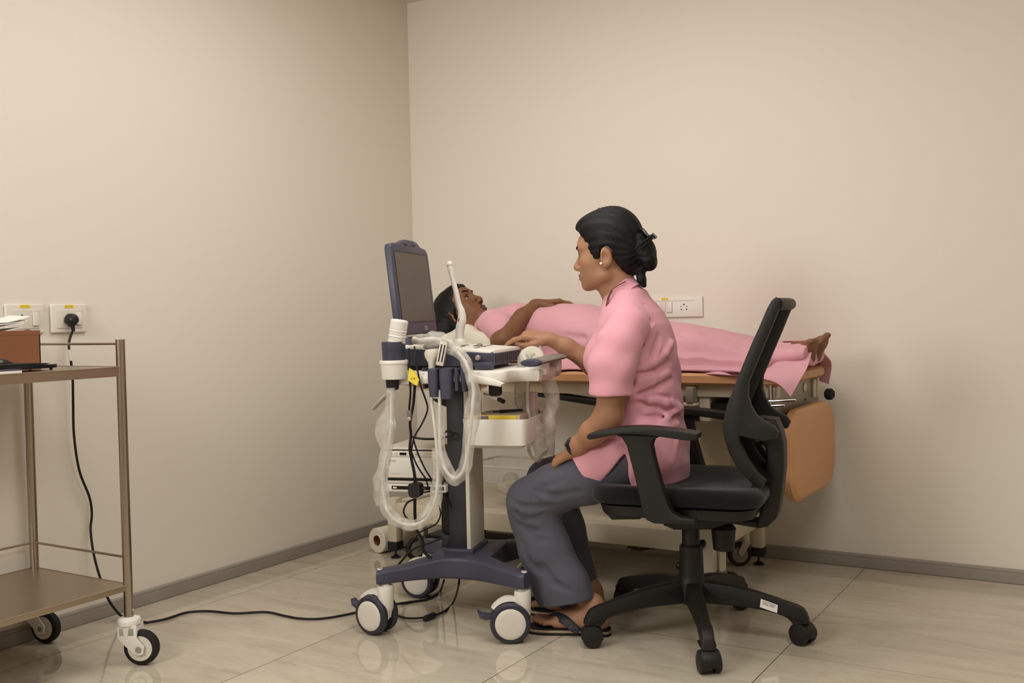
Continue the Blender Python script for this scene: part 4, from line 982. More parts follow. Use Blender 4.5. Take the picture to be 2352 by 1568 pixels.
# 4 wand
e = kthing('ultrasound_probe', 'slim white wand probe standing upright behind the console keys', 'ultrasound probe', None)
wl = .17
wp_ = [K.Y(x, y, wl) for x, y in ((1033, 603), (1035, 618), (1041, 645), (1048, 672), (1054, 698), (1060, 716), (1061, 735), (1057, 752), (1056, 768), (1056, 790))]
MB().tube([tuple(p) for p in wp_], [.0085, .0098, .0080, .0086, .0092, .0122, .0150, .0148, .0132, .0145], 18, smooth_path=5).build('probe_body', M_WPLAS, e)
m = MB(); m.sphere(tuple(K.Y(1033, 607, wl)), .0112, 16); m.build('probe_tip', M_WPLAS, e)
MB().box(tuple(np.array(K.Y(1056, 735, wl))+(-.002, -.0142, -.004)), tuple(np.array(K.Y(1056, 735, wl))+(.004, -.0128, .006)), .0005).build('badge', M_GREY, e)
MB().lathe([(.765, .018), (.79, .022), (.835, .024), (.852, .022), (.860, .016)], (wp_[-1][0], wl, 0), n=24).build('holder_cup', M_WPLAS, e)
# 5 coiled cable sleeve over the handle end
e = kthing('cable_coil', 'milky plastic sleeve with a white cable hung over the grey cart handle', 'cable')
HL = -.02
cb_ = [K.Y(x, y, HL) for x, y in ((1198, 800), (1212, 812), (1217, 835), (1213, 860), (1211, 900), (1212, 935), (1216, 965), (1214, 990), (1217, 1015), (1226, 1045))]
cb_ = [(p[0], p[1]-.035, p[2]) if i > 1 else tuple(p) for i, p in enumerate(cb_)]
MB().tube([tuple(K.Y(x, y, -.055)) for x, y in ((1200, 812), (1211, 835), (1213, 860), (1211, 900), (1212, 935), (1216, 965), (1214, 990), (1217, 1015), (1226, 1045))], .0048, 10, smooth_path=5).build('cable', M_WCAB, e)
def ks(pts, rs, lat, seed, mt, jit=.2): sleeve([tuple(K.Y(x, y, lat)) for x, y in pts], rs, seed, n=18, jit=jit).build('plastic_sleeve', mt, e)
ks([(1214, 806), (1206, 840), (1200, 880), (1204, 920), (1216, 960), (1228, 1000), (1240, 1040), (1248, 1050)], [.024, .024, .024, .026, .026, .030, .034, .022], HL, 11, M_SHE2)
ks([(1225, 806), (1242, 830), (1258, 870), (1268, 920), (1262, 960), (1256, 1000), (1256, 1046)], [.024, .026, .026, .022, .022, .026, .024], HL+.02, 12, M_SHE2)
dp = K.Y(1222, 818, HL)
m = MB(); m.lathe([(-.014, .020), (-.013, .034), (-.006, .0385), (.006, .0385), (.013, .034), (.014, .020)], tuple(dp+np.array((0, 0, -.008))), (.35, -1, .25), 36); m.build('sleeve_roll', mat('milky_roll', (210, 203, 186), .5, bump=.6, bscale=60, bdist=.003), e)
# 6 connector block with two slots
e = kthing('connector_block', 'silver cable connector with two dark slots standing in a navy probe holder', 'connector')
c0 = Vector(K.Y(1009, 840, -.275)); c1 = Vector(K.Y(1020, 783, -.275)); up_ = (c1-c0); L_ = up_.length; up_.normalize()
rx = Vector((0, 1, 0)).cross(up_).normalized(); MCn = Matrix(((rx.x, 0, up_.x, c0.x), (rx.y, 1, up_.y, c0.y), (rx.z, 0, up_.z, c0.z), (0, 0, 0, 1)))
MCn = MCn @ Matrix.Rotation(rad(12), 4, 'Z')
MB().box((-.0105, 0, 0), (.0105, .030, L_), .002, M=MCn).build('connector_shell', M_SILV, e)
fr = MB().box((-.0105, -.0015, .0015), (.0105, .0, L_-.001), .0005, M=MCn).build('slot_plate', M_WPLAS2, e)
m = MB()
for s in (-1, 1): m.box((s*.0045-.0016, -.0022, .012), (s*.0045+.0016, -.0014, L_-.010), 0, M=MCn)
m.build('slots', M_BLKG, fr)
# 7 bin contents
e = kthing('medicine_box', 'flat yellow and cream carton lying in the white cart bin', 'box')
MB().box((.083, -.150, .598), (.245, -.06, .642), .001).build('carton', mat('cream_carton', (196, 180, 150), .6), e)
MB().box((.084, -.1512, .606), (.235, -.1502, .6425), .0003).build('yellow_side', M_YEL, e)
MB().box((.118, -.1522, .630), (.150, -.1514, .641), .0001).build('dark_print', M_GREY, e)
e = kthing('ballpoint_pen', 'black pen lying on the carton in the cart bin', 'pen')
MB().cyl((.165, -.085, .6475), (.225, -.045, .6485), .005, .0035, 12).build('pen_barrel', M_BLK, e)
MB().cyl((.148, -.096, .647), (.165, -.085, .6475), .0025, n=8).build('pen_tip', M_BLK, e)
e = kthing('gauze_packet', 'white paper packet standing in the cart bin under the milky sleeve', 'packet')
MB().box((.20, .005, .60), (.245, .075, .695), .004).build('packet_body', M_PAPER, e)
e = kthing('pink_pouch', 'small pink and brown pouch at the far end of the cart bin', 'pouch')
m = MB(); m.sphere((.225, .088, .632), (.022, .016, .014), 16); m.build('pouch_body', mat('pouch_pink', (196, 120, 120), .7), e)
# ---------------------------------------------------------------- black cables hanging from the cart
def kcable(name, label, pts, r, parts=None, lat=-.20):
    e = kthing(name, label, 'cable')
    P = kp(pts, lat); MB().tube(P, r, 8, smooth_path=5).build('cable', M_CABLE, e)
    return e, P
e, P = kcable('power_cable', 'black cable with a yellow tag hanging beside the navy holders', [(952, 796, -.235), (953, 815, -.258), (953, 825, -.262), (960, 855, -.262), (966, 885, -.25), (980, 925), (981, 945), (968, 975), (952, 1003), (945, 1040), (952, 1080), (957, 1110)], .0026)
q = [K.Y(x, y, -.266) for x, y in ((940, 845), (952, 852), (963, 872), (958, 886), (948, 880), (937, 873))]
MB().prism([(p[0], p[2]) for p in q], -.2675, -.2655, 'y').build('yellow_tag', M_YEL, e)
m = MB(); text_marks(m, 0, 0, .014, .012, 0, 3, 0, 21)
qq = K.Y(943, 874, -.2680); MTg = Matrix(((1, 0, 0, qq[0]), (0, 0, -1, -.2680), (0, 1, 0, qq[2]), (0, 0, 0, 1)))
m2 = MB(); m2.add(m.v, m.f, 0, False, M=MTg); m2.build('lettering', M_INK, e)
e, P = kcable('power_cable', 'thick black cable running down from the tray to the hanging mains plug', [(953, 885), (949, 930), (942, 970), (944, 1000), (941, 1030), (946, 1060), (951, 1085), (953, 1108)], .0042)
pl = K.Y(955, 1125, -.20)
m = MB(); rings = [[(pl[0]+u, pl[1]+d, pl[2]+v) for u, v in catmull([(-.015, .020), (.010, .021), (.019, .010), (.017, -.014), (.006, -.020), (-.012, -.018), (-.018, .0)], 3, True)] for d in (-.018, -.014, .010, .016)]
m.loft(rings); m.build('mains_plug', M_BLK, e)
m = MB(); m.box((pl[0]+.018, pl[1]-.006, pl[2]+.003), (pl[0]+.034, pl[1], pl[2]+.008), .001); m.build('plug_pin', M_BLK, e)
e, P = kcable('power_cable', 'black cable lying over the printer top and curling up at its end', [(944, 1003), (958, 1006), (980, 1008), (1005, 1007), (1030, 1002), (1041, 999), (1036, 991), (1026, 990), (1020, 995)], .0034, lat=-.09)
e, P = kcable('power_cable', 'thin black cable crossing the printer front down to the shelf slot', [(946, 1040), (956, 1065), (968, 1085), (978, 1100), (985, 1125)], .0026, lat=-.12)
e, P = kcable('power_cable', 'second thin black cable slanting across the printer front', [(950, 1010), (956, 1030), (966, 1055), (978, 1080), (990, 1100), (992, 1125), (972, 1130)], .0026, lat=-.13)
e, P = kcable('data_cable', 'grey flat connector cable hanging beside the yellow tag', [(940, 800, -.25), (940, 830, -.258), (941, 870, -.258), (943, 900, -.24), (940, 935), (940, 948)], .0032, lat=-.225)
qd = K.Y(940, 948, -.225); MB().box((qd[0]-.007, -.229, qd[2]-.012), (qd[0]+.007, -.221, qd[2]+.008), .002).build('plug_body', M_GREY, e)
MB().box((qd[0]-.005, -.2275, qd[2]-.022), (qd[0]+.005, -.2225, qd[2]-.012), .0005).build('plug_shell', M_SILV, e)
e, P = kcable('power_cable', 'black cable coiled in a loose ring under the hanging plug', [(953, 1145), (935, 1155), (927, 1175), (937, 1192), (955, 1200), (972, 1190), (985, 1180)], .0028, lat=-.14)
e, P = kcable('power_cable', 'black cable bundle dropping behind the loop to the cart base', [(953, 1145), (953, 1180), (957, 1215), (970, 1240), (972, 1262), (985, 1278), (1000, 1290)], .0050, lat=-.13)
e, P = kcable('power_cable', 'black cable swinging from behind the column down to the left castor', [(1040, 1210), (1020, 1232), (990, 1245), (960, 1255), (940, 1268), (925, 1285), (915, 1296)], .0036, lat=.02)
e, P = kcable('power_cable', 'black cable arc between the printer shelf and the power pack', [(1016, 1108), (1020, 1130), (1030, 1150), (1037, 1165)], .0034, lat=-.06)
e, P = kcable('power_cable', 'thin black cable curling right of the sleeved loop', [(1008, 1160), (1012, 1180), (1004, 1200), (985, 1212), (965, 1222), (950, 1240)], .0024, lat=-.10)
# floor cables of the cart
e = empty('adapter_cable', (0, 0, 0), 0, 'black cable with a small in-line adapter on the floor under the cart', 'cable')
P = [tuple(K.wld(K.Y(1055, 1330, -.08))), tuple(K.wld(K.Y(1051, 1355, -.10)))] + [tuple(WORLD.Z(x, y, .005)) for x, y in ((1040, 1385), (1022, 1402), (1003, 1411), (985, 1416), (960, 1419), (935, 1419), (915, 1414))]
MB().tube(P, .0032, 8, smooth_path=5).build('cable', M_CABLE, e)
a0, a1 = WORLD.Z(974, 1421, .010), WORLD.Z(999, 1411, .010)
MB().tube([tuple(a0), tuple(a0*.9+a1*.1), tuple(a0*.1+a1*.9), tuple(a1)], [.006, .0095, .0095, .006], 10).build('inline_adapter', M_BLK, e)
e = empty('floor_cable', (0, 0, 0), 0, 'black cable curving on the floor past the rear cart castor', 'cable')
P = [tuple(K.wld(K.Y(1020, 1332, -.05)))] + [tuple(WORLD.Z(x, y, .005)) for x, y in ((1012, 1355), (1000, 1366), (980, 1376), (950, 1381), (920, 1386))]
MB().tube(P, .0036, 8, smooth_path=5).build('cable', M_CABLE, e)

# ================================================================ small things on the floor and under the bed
c0 = WORLD.Z(866, 1270, 0); az = rad(80); d_ = np.array((math.cos(az), math.sin(az), 0)); r_ = .050
e = empty('paper_roll', tuple(c0), 0, 'white paper towel roll lying on the floor along the left skirting', 'paper roll')
m = MB(); p0 = np.array((0, 0, r_))
m.lathe([(0, .021), (.0, .047), (.003, .050), (.235, .050), (.238, .047), (.238, .021), (0.0, .021)], tuple(p0), tuple(d_), 36, cap=False); m.build('paper', mat('roll_paper', (226, 216, 198), .9, bump=.1, bscale=120), e)
m = MB(); m.lathe([(.002, .0205), (.236, .0205)], tuple(p0), tuple(d_), 24, cap=False); m.build('core_tube', M_CARD, e)
q0 = WORLD.Z(1118, 1292, 0); q1 = WORLD.Z(1209, 1286, 0)
e = empty('black_floor_box', tuple(q1), 0, 'long low black box on the floor under the examination bed', 'box')
yb = q1[1]; bxl = WORLD.Y(982, 1262, yb)[0]-.02
hh = WORLD.Y(1165, 1250, yb)[2]
MB().box((bxl-q1[0], 0, 0), (.02, .16, hh), .003).build('box_body', M_BLK, e)
MB().box((bxl-q1[0]+.01, .01, hh), (.01, .15, hh+.0015), 0).build('box_lid', M_CHAR, e)
dq = WORLD.Z(1473, 1258, 0)
e = empty('floor_drain', tuple(dq), 0, 'round steel drain cover in the floor tiles under the bed', 'drain')
m = MB(); m.lathe([(.0005, .058), (.003, .056), (.004, .050), (.0025, .047), (.0025, .02), (.0035, .016), (.0035, .002)], n=40); m.build('drain_plate', M_STEEL, e)
m = MB(); m.tube([(.032*math.cos(rad(t)), .032*math.sin(rad(t)), .0035) for t in range(0, 361, 15)], .002, 6); m.build('drain_ring', M_CHAR, e)
# clear tub on the bed's lower tray
tq0 = WORLD.Y(1118, 1163, -.58); 
e = empty('plastic_tub', (.86, -.47, .2175), 0, 'clear plastic tub with crumpled plastic on the bed lower tray behind the cart', 'tub')
m = MB(); m.loft([[(u, v, z) for u, v in rrect(-.20+s, -.12+s, .20-s, .12-s, .03, 5)] for z, s in ((0.0, .02), (.004, .012), (.15, 0), (.154, -.006), (.158, -.006))]); m.build('tub_body', M_TUB, e)
m = MB(); m.tube([(u, v, .157) for u, v in rrect(-.205, -.125, .205, .125, .03, 5)]+[(.205, .095, .157)], .004, 6); m.build('tub_rim', M_SHE2, e)
f = Field((-.19, -.11, .002), (.19, .11, .16), .006)
for i in range(9):
    rr_ = random.Random(i); f.ell((rr_.uniform(-.13, .13), rr_.uniform(-.06, .06), rr_.uniform(.04, .10)), (rr_.uniform(.03, .06), rr_.uniform(.02, .04), rr_.uniform(.02, .035)), .02)
f.disp(lambda X, Y, Z: .008*np.sin(70*X+30*Z)*np.sin(60*Y+20*X)*np.sin(55*Z))
link('crumpled_bag', f.mesh('bag'), sheath_mat('crumpled_plastic', .55, (200, 190, 170)), e)
e = empty('drip_rod', (0, 0, 0), 0, 'white rod with a black tip under the bed beside the cart column', 'rod')
a0, a1 = WORLD.Y(1112, 905, -.50), WORLD.Y(1145, 917, -.56)
MB().cyl(tuple(a0), tuple(a1), .006, n=14).build('rod', M_WPLAS, e)
a2 = WORLD.Y(1157, 922, -.575); MB().cyl(tuple(a1), tuple(a2), .0085, n=14, bev=.002).build('black_tip', M_BLK, e)
# ================================================================ people
def skin_mat(name, c, lip):
    m = mat(name, c, rough=0.5, spec=0.35, bump=0.08, bscale=420, bdist=0.0006, var=0.06, vscale=22, sss=0.12)
    return m
M_SKIN = skin_mat('warm_brown_skin', (163, 119, 90), None); M_LIP = mat('lip', (128, 74, 62), .45)
M_SKIN2 = skin_mat('deep_brown_skin', (122, 82, 55), None); M_LIP2 = mat('deep_lip', (84, 48, 42), .45)
M_HAIR = mat('black_hair', (13, 11, 10), rough=0.5, spec=0.25, bump=0.55, bscale=60, stretch=(1.2, 9, 1.8), bdist=0.003)
M_PINK = mat('pink_cotton', (217, 155, 166), rough=0.9, spec=0.15, sheen=0.1, bump=0.10, bscale=600, bdist=0.0005)
M_PINK2 = mat('pink_patient_cotton', (214, 158, 167), rough=0.9, spec=0.15, sheen=0.1, bump=0.10, bscale=600, bdist=0.0005)
M_SLATE = mat('slate_trouser_cloth', (84, 82, 91), rough=0.85, spec=0.2, sheen=0.1, bump=0.12, bscale=600, bdist=0.0005)
M_EYEW = mat('eye_white', (225, 215, 200), .25); M_IRIS = mat('dark_iris', (30, 20, 14), .15)
M_PEARL = mat('pearl', (240, 236, 228), .2, spec=.6)

def head(f, k0=1.0):
    """head and face in the head's own axes (face towards -x, crown +z, origin between the ears); f.M places it"""
    f.ell((.010, 0, .050), (.088, .070, .075))
    f.ell((-.045, 0, .050), (.058, .060, .055), .022)
    f.ell((-.046, 0, -.014), (.046, .055, .066), .024)
    for s in (-1, 1):
        f.cap((-.008, s*.046, -.052), (-.074, s*.017, -.079), .019, .0155, .018)
        f.ell((-.058, s*.044, -.006), (.024, .019, .020), .02)
        f.cap((-.091, s*.008, .043), (-.074, s*.042, .043), .0075, .007, .014)
    for s in (-1, 1): f.ell((-.046, s*.032, -.036), (.038, .024, .036), .02)
    f.ell((-.081, 0, -.081), (.0155, .019, .0145), .012)
    f.ell((-.076, 0, -.047), (.0235, .030, .027), .016)
    for s in (-1, 1): f.ell((-.102, s*.031, .021), (.0215, .021, .0135), .010, 'sub')
    # nose
    f.cap((-.090, 0, .030), (-.110, 0, -.012), .0068, .0098, .010)
    f.ell((-.1105, 0, -.0185), (.0105, .0115, .0095), .006)
    for s in (-1, 1):
        f.ell((-.1005, s*.0125, -.0225), (.0105, .0072, .0080), .005)
        f.ell((-.107, s*.0062, -.0305), (.0050, .0033, .0040), .002, 'sub')
    # lips
    f.ell((-.0985, 0, -.0452), (.0075, .0195, .0052), .004); f.ell((-.0975, 0, -.0572), (.0078, .0170, .0060), .004)
    f.cap((-.1075, -.013, -.0512), (-.1075, .013, -.0512), .0022, .0022, .003, 'sub')
    f.cap((-.0960, -.020, -.0512), (-.1045, -.010, -.0512), .0016, .0016, .002, 'sub'); f.cap((-.0960, .020, -.0512), (-.1045, .010, -.0512), .0016, .0016, .002, 'sub')
    # lids
    for s in (-1, 1):
        f.ell((-.0775, s*.031, .0225), (.0134, .0155, .0122), .004)
        f.ell((-.094, s*.031, .0212), (.0062, .0110, .0021), .0015, 'sub')
    # ears
    for s in (-1, 1):
        R = Matrix.Rotation(s*rad(-18), 3, 'Z') @ Matrix.Rotation(rad(-10), 3, 'Y')
        f.ell((.006, s*.0735, .006), (.0165, .0060, .0285), .004, 'add', R)
        f.ell((.003, s*.0800, .004), (.0085, .0065, .0150), .003, 'sub', R)
        f.ell((.000, s*.0735, -.0215), (.0085, .0050, .0095), .006, 'add', R)
        f.cap((-.009, s*.0735, .004), (-.008, s*.0735, -.006), .004, .0045, .004)
def paint_face(me, Minv, slots=3):
    A = np.array(Minv)
    def fn(c):
        p = c @ A[:3, :3].T + A[:3, 3]
        lip = ((((p[:, 0]+.0985)/.0125)**2 + (p[:, 1]/.0215)**2 + ((p[:, 2]+.0512)/.0135)**2) < 1) & (p[:, 0] < -.090)
        return np.where(lip, 1, 0)
    paint(me, fn)
def face_parts(M, parent, skin_slots):
    for s in (-1, 1):
        m = MB(); m.sphere((-.0795, s*.031, .0222), .0118, 20)
        me = MB(); me.sphere((-.0795, s*.031, .0222), .0118, 24, M=M); mesh = me.mesh('eye'); mesh.materials.append(M_EYEW); mesh.materials.append(M_IRIS)
        o = bpy.data.objects.new('eye', mesh); COL.objects.link(o); o.parent = parent
        A = np.array(M.inverted()); paint(mesh, lambda c: (((c @ A[:3, :3].T + A[:3, 3])[:, 0] < -.0885) & (abs((c @ A[:3, :3].T + A[:3, 3])[:, 1]-s*.031) < .0080)).astype(int))
        m = MB(); P = [M @ Vector(p) for p in ((-.1010, s*.010, .040), (-.1005, s*.020, .0445), (-.0945, s*.032, .0475), (-.0800, s*.0445, .0440))]
        m.tube(P, [.0030, .0042, .0038, .0016], 8, smooth_path=4); m.build('eyebrow', M_HAIR, parent)
        m = MB(); P = [M @ Vector(p) for p in ((-.0885, s*.019, .0225), (-.0935, s*.026, .0262), (-.0930, s*.035, .0262), (-.0850, s*.0445, .0225))]
        m.tube(P, .0010, 6, smooth_path=4); m.build('eyelash', M_HAIR, parent)
def hand(f, M, s, curl, spread=1.0, thumb=None, sc=1.0):
    """hand in its own axes: wrist at 0, fingers along -x, back of the hand +z, thumb on side s of y; curl = per finger (knuckle, middle, tip) degrees downwards"""
    old = f.M; f.M = M @ Matrix.Scale(sc, 4) if sc != 1 else M
    kn = [(-.076, s*.027, .001), (-.080, s*.008, .003), (-.076, -s*.0105, .001), (-.068, -s*.0275, -.003)]
    for i, kx in enumerate(kn):
        f.cap((-.006, kx[1]*.55, 0), kx, .0125, .0098, .010)
    f.cap((.012, 0, 0), (-.012, 0, -.001), .0185, .0185, .012, flat=((0, 0, 1), .78))
    L = [(.038, .024, .018), (.042, .027, .019), (.039, .025, .018), (.031, .018, .016)]; Rr = [(.0086, .0078, .0070, .0060), (.0088, .0080, .0072, .0062), (.0084, .0076, .0068, .0058), (.0074, .0067, .0060, .0052)]
    for i in range(4):
        p = Vector(kn[i]); a = 0; az = (1.5-i)*rad(5)*s*spread
        for j in range(3):
            a += rad(curl[i][j]); d = Vector((-math.cos(a)*math.cos(az), math.cos(a)*math.sin(az), -math.sin(a))); q = p+d*L[i][j]
            f.cap(tuple(p), tuple(q), Rr[i][j], Rr[i][j+1], .003 if j else .006); p = q
    T_ = thumb or [(-.016, s*.020, -.008), (-.046, s*.041, -.018), (-.074, s*.048, -.024), (-.098, s*.046, -.028)]
    rr_ = (.0145, .0110, .0092, .0070)
    for j in range(3): f.cap(T_[j], T_[j+1], rr_[j], rr_[j+1], .006 if j == 0 else .003)
    f.M = old
def basis(origin, xaxis, up):
    """matrix with -x pointing along xaxis (fingers) and +z near up"""
    x = -Vector(xaxis).normalized(); z = Vector(up); z = (z-x*z.dot(x)).normalized(); y = z.cross(x)
    o = Vector(origin); return Matrix(((x.x, y.x, z.x, o.x), (x.y, y.y, z.y, o.y), (x.z, y.z, z.z, o.z), (0, 0, 0, 1)))
def foot(f, heel, toe, up, side, bare=True, L=.215, sc=1.0):
    """bare foot: heel, toe direction, up; side = +1 when the big toe lies on +y of its own axes"""
    M = basis(heel, Vector(toe)-Vector(heel), up) @ Matrix.Scale(sc, 4); old = f.M; f.M = M
    f.ell((-.012, 0, .022), (.026, .023, .024)); f.cap((-.01, 0, .030), (-.03, 0, .075), .022, .021, .015)
    f.cap((-.03, 0, .050), (-L*.60, side*.006, .022), .027, .020, .02); f.cap((-.02, -side*.008, .018), (-L*.66, -side*.018, .014), .020, .016, .02)
    f.cap((-L*.3, side*.004, .03), (-L*.72, side*.020, .018), .022, .017, .02)
    toes = [(.020, 1.0, .0105), (.004, .97, .0078), (-.008, .93, .0072), (-.019, .88, .0068), (-.029, .82, .0066)]
    for y, l, r in toes:
        f.cap((-L*.70, side*y*.9, .016), (-L*(l-.06), side*y, .0155), r*1.1, r, .006); f.cap((-L*(l-.06), side*y, .0155), (-L*l, side*y, .011), r, r*.85, .004)
    f.M = old
def to_bm(me, parent, name, mats, **kw): return link(name, me, mats, parent, **kw)

# ---------------------------------------------------------------- the seated woman, in the chair's axes (x backwards, y away, z up)
e = woman = empty('person', tuple(W.wld((0, 0, 0))), rad(W.ang), 'person in pink tunic and slate trousers sitting on the swivel chair, touching the console', 'person')
EAR = Vector((-.205, 0, 1.091))
MH = Matrix.Translation(EAR) @ Matrix.Rotation(rad(-2), 4, 'Y') @ Matrix.Diagonal((.97, 1, .89, 1))
f = Field((-.665, -.275, -.01), (.03, .275, 1.255), .0025)
f.M = MH; head(f)
f.M = None
# neck and (clothed) trunk
f.cap(tuple(EAR+Vector((.016, 0, -.030))), (-.172, 0, .965), .044, .047, .02); f.cap(tuple(EAR+Vector((-.022, 0, -.060))), (-.192, 0, .965), .027, .034, .025)
f.cap((-.150, -.10, .915), (-.155, .10, .915), .038, .038, .03)
f.station(2, [(.50, -.105, 0, .09, .14), (.62, -.11, 0, .085, .12), (.78, -.13, 0, .09, .12), (.93, -.14, 0, .055, .10)], .02)
for s in (-1, 1): f.cap((-.10, s*.09, .53), (-.42, s*.10, .40), .06, .045, .02); f.cap((-.42, s*.10, .40), (-.34, s*.09, .15), .045, .035, .02)
# left (near) arm hanging to the lap
f.chain([(-.118, -.148, .892, .042), (-.150, -.203, .720, .040), (-.165, -.194, .650, .0375), (-.180, -.189, .628, .036)], .02)
f.chain([(-.180, -.189, .628, .036), (-.218, -.176, .600, .0335), (-.268, -.158, .560, .0235), (-.285, -.148, .546, .0215)], .02)
MLH = basis((-.288, -.146, .543), (-.75, .42, -.42), (-.35, -.25, .85)); hand(f, MLH, 1, [(22, 18, 10)]*4, .6, sc=.95)
# right (far) arm reaching to the console
f.chain([(-.155, .140, .890, .042), (-.215, .185, .775, .039), (-.235, .195, .735, .0375), (-.250, .190, .735, .036)], .02)
f.chain([(-.250, .190, .735, .037), (-.320, .170, .774, .0350), (-.400, .148, .829, .0265), (-.450, .130, .855, .0215)], .02)
MRH = basis((-.454, .129, .857), (-.95, -.06, .20), (.20, -.36, .92)); 
hand(f, MRH, -1, [(24, 17, 8), (46, 46, 22), (58, 62, 34), (62, 66, 36)], .7, thumb=[(-.014, -.019, -.006), (-.044, -.034, -.017), (-.074, -.032, -.026), (-.100, -.026, -.028)], sc=.95)
# ankles and feet
LH_, LT_ = (-.222, -.078, .019), (-.437, -.112, .019); RH_, RT_ = (-.278, .060, .019), (-.490, .062, .019)
f.cap((-.34, -.095, .16), (-.252, -.083, .080), .031, .023, .02); f.cap((-.35, .07, .18), (-.300, .060, .085), .031, .022, .02)
f.cap((-.252, -.083, .085), (-.246, -.080, .060), .024, .025, .02); f.cap((-.300, .060, .09), (-.300, .060, .06), .0235, .025, .02)
foot(f, LH_, LT_, (0, 0, 1), 1); foot(f, RH_, RT_, (0, 0, 1), -1)
me = f.mesh('woman_body'); paint_face(me, MH.inverted()); link('body', me, [M_SKIN, M_LIP], e)
face_parts(MH, e, None); del f
# ---- tunic
TST = [(.446, -.112, 0, .118, .168), (.50, -.105, 0, .118, .170), (.56, -.110, 0, .116, .163), (.62, -.110, 0, .106, .143), (.70, -.120, 0, .116, .138), (.78, -.142, 0, .130, .143), (.84, -.142, 0, .124, .148), (.90, -.142, 0, .105, .140), (.935, -.147, 0, .092, .110), (.960, -.155, 0, .080, .080), (.975, -.165, 0, .066, .064), (.985, -.172, 0, .056, .056)]
TA = np.array(TST)
def torso_hit(px, py):
    """where a seen point meets the near side of the trunk"""
    lat = -.1
    for _ in range(8):
        q = W.Y(px, py, lat); st = [np.interp(q[2], TA[:, 0], TA[:, j]) for j in range(5)]
        u = min(.97, abs((q[0]-st[1])/st[3])); lat = -st[4]*math.sqrt(1-u*u)
    return W.Y(px, py, lat)
f = Field((-.345, -.30, .435), (.04, .30, 1.05), .0035)
f.station(2, TST)
f.chain([(-.140, -.070, .938, .042), (-.120, -.140, .897, .053)], .04); f.chain([(-.145, .070, .938, .042), (-.155, .135, .893, .052)], .04)
f.ell((-.145, 0, .972), (.046, .072, .044), .035)
f.ell((-.205, -.055, .800), (.070, .062, .060), .04); f.ell((-.205, .055, .800), (.070, .062, .060), .04)
# skirt front over the thighs, open at the side slit
g = Field((-.345, -.30, .435), (.04, .30, 1.05), .0035)
for s in (-1, 1): g.cap((-.10, s*.085, .545), (-.43, s*.105, .412), .090, .073, .02)
g.cap((-.10, 0, .565), (-.40, 0, .43), .07, .055, .05)
h0 = W.Y(1314, 1058, -.17); h1 = W.Y(1362, 1126, -.17); dn = Vector((-(h1[2]-h0[2]), 0, (h1[0]-h0[0]))); dn = -dn if dn.x > 0 else dn
g.half(tuple(h0), tuple(dn)); g.half((0, 0, .452), (0, 0, -1), 0)
f.d[...] = smin(f.d, g.d, .035)
a0 = W.Y(1434, 1042, -.18); a1 = W.Y(1362, 1126, -.18); a2 = W.Y(1449, 1130, -.18)
def wedge(X, Y, Z):
    def pl(p, q, sgn):
        nx, nz = (q[2]-p[2]), -(q[0]-p[0]); L = math.hypot(nx, nz); return sgn*((X-p[0])*nx+(Z-p[2])*nz)/L
    d1 = pl(a0, a1, 1); d2 = pl(a0, a2, -1)
    return np.maximum(np.maximum(d1, d2), Y+.055)
f.put(wedge, (-.33, -.30, .435), (-.05, -.05, .62), .004, 'sub'); del g
# sleeves
f.chain([(-.120, -.143, .895, .054), (-.136, -.184, .845, .0600), (-.150, -.200, .785, .0650), (-.153, -.207, .712, .0565), (-.153, -.207, .66, .0545)], .018)
hc = Vector((-.1535, -.207, .708)); f.put(lambda X, Y, Z: np.maximum((hc.z+.002*0-Z)+.06*(X-hc.x)+0*Y, np.sqrt((X-hc.x)**2+(Y-hc.y)**2)-.062)*-1+0, (-.22, -.28, .62), (-.08, -.14, .715), 0, 'disp') if False else None
def cut_sleeve(X, Y, Z):
    pl = Z-(.708-.05*(X+.153))                       # below the hem
    dx, dy = X+.153, Y+.207
    near = np.sqrt(dx*dx+dy*dy)-.066
    body = (Y+.142)                                  # leave the trunk alone
    return np.maximum(np.maximum(pl, near), body)
f.put(cut_sleeve, (-.23, -.29, .60), (-.08, -.13, .715), .003, 'sub')
f.chain([(-.155, .138, .893, .053), (-.18, .175, .835, .056), (-.215, .190, .770, .054)], .02)
# folds: soft grooves and ridges where the cloth creases
def crease(pts, r=.006, k=.014, depth=.0):
    P = [torso_hit(x, y) for x, y in pts]
    for p, q in zip(P[:-1], P[1:]): f.cap(tuple(p+np.array((0, -.003-depth, 0))), tuple(q+np.array((0, -.003-depth, 0))), r, r, k*.8, 'sub')
def ridge(pts, r=.006, k=.016):
    P = [torso_hit(x, y) for x, y in pts]
    for p, q in zip(P[:-1], P[1:]): f.cap(tuple(p), tuple(q), r, r, k)
crease([(1462, 838), (1455, 880), (1452, 905)], .006, .012)
ridge([(1448, 908), (1490, 916), (1530, 925), (1562, 934)], .007); crease([(1460, 899), (1500, 905), (1540, 912)], .006); crease([(1470, 925), (1510, 934), (1552, 944)], .005)
ridge([(1452, 900), (1500, 878), (1535, 850)], .006); crease([(1468, 905), (1510, 890), (1540, 872)], .006)
crease([(1455, 862), (1490, 842), (1520, 815)], .006); ridge([(1456, 850), (1490, 828), (1512, 800)], .005)
crease([(1470, 790), (1480, 760), (1495, 738)], .006); crease([(1490, 835), (1508, 800), (1515, 770)], .005)
ridge([(1490, 970), (1530, 958), (1562, 940)], .006); crease([(1480, 1000), (1530, 975), (1565, 955)], .006)
ridge([(1535, 1060), (1548, 1020), (1560, 990)], .006)
crease([(1476, 700), (1484, 730), (1482, 765), (1474, 800), (1466, 835)], .0042, .006)
ridge([(1478, 846), (1500, 836), (1528, 812), (1545, 785)], .006); crease([(1480, 858), (1510, 850), (1540, 832)], .006)
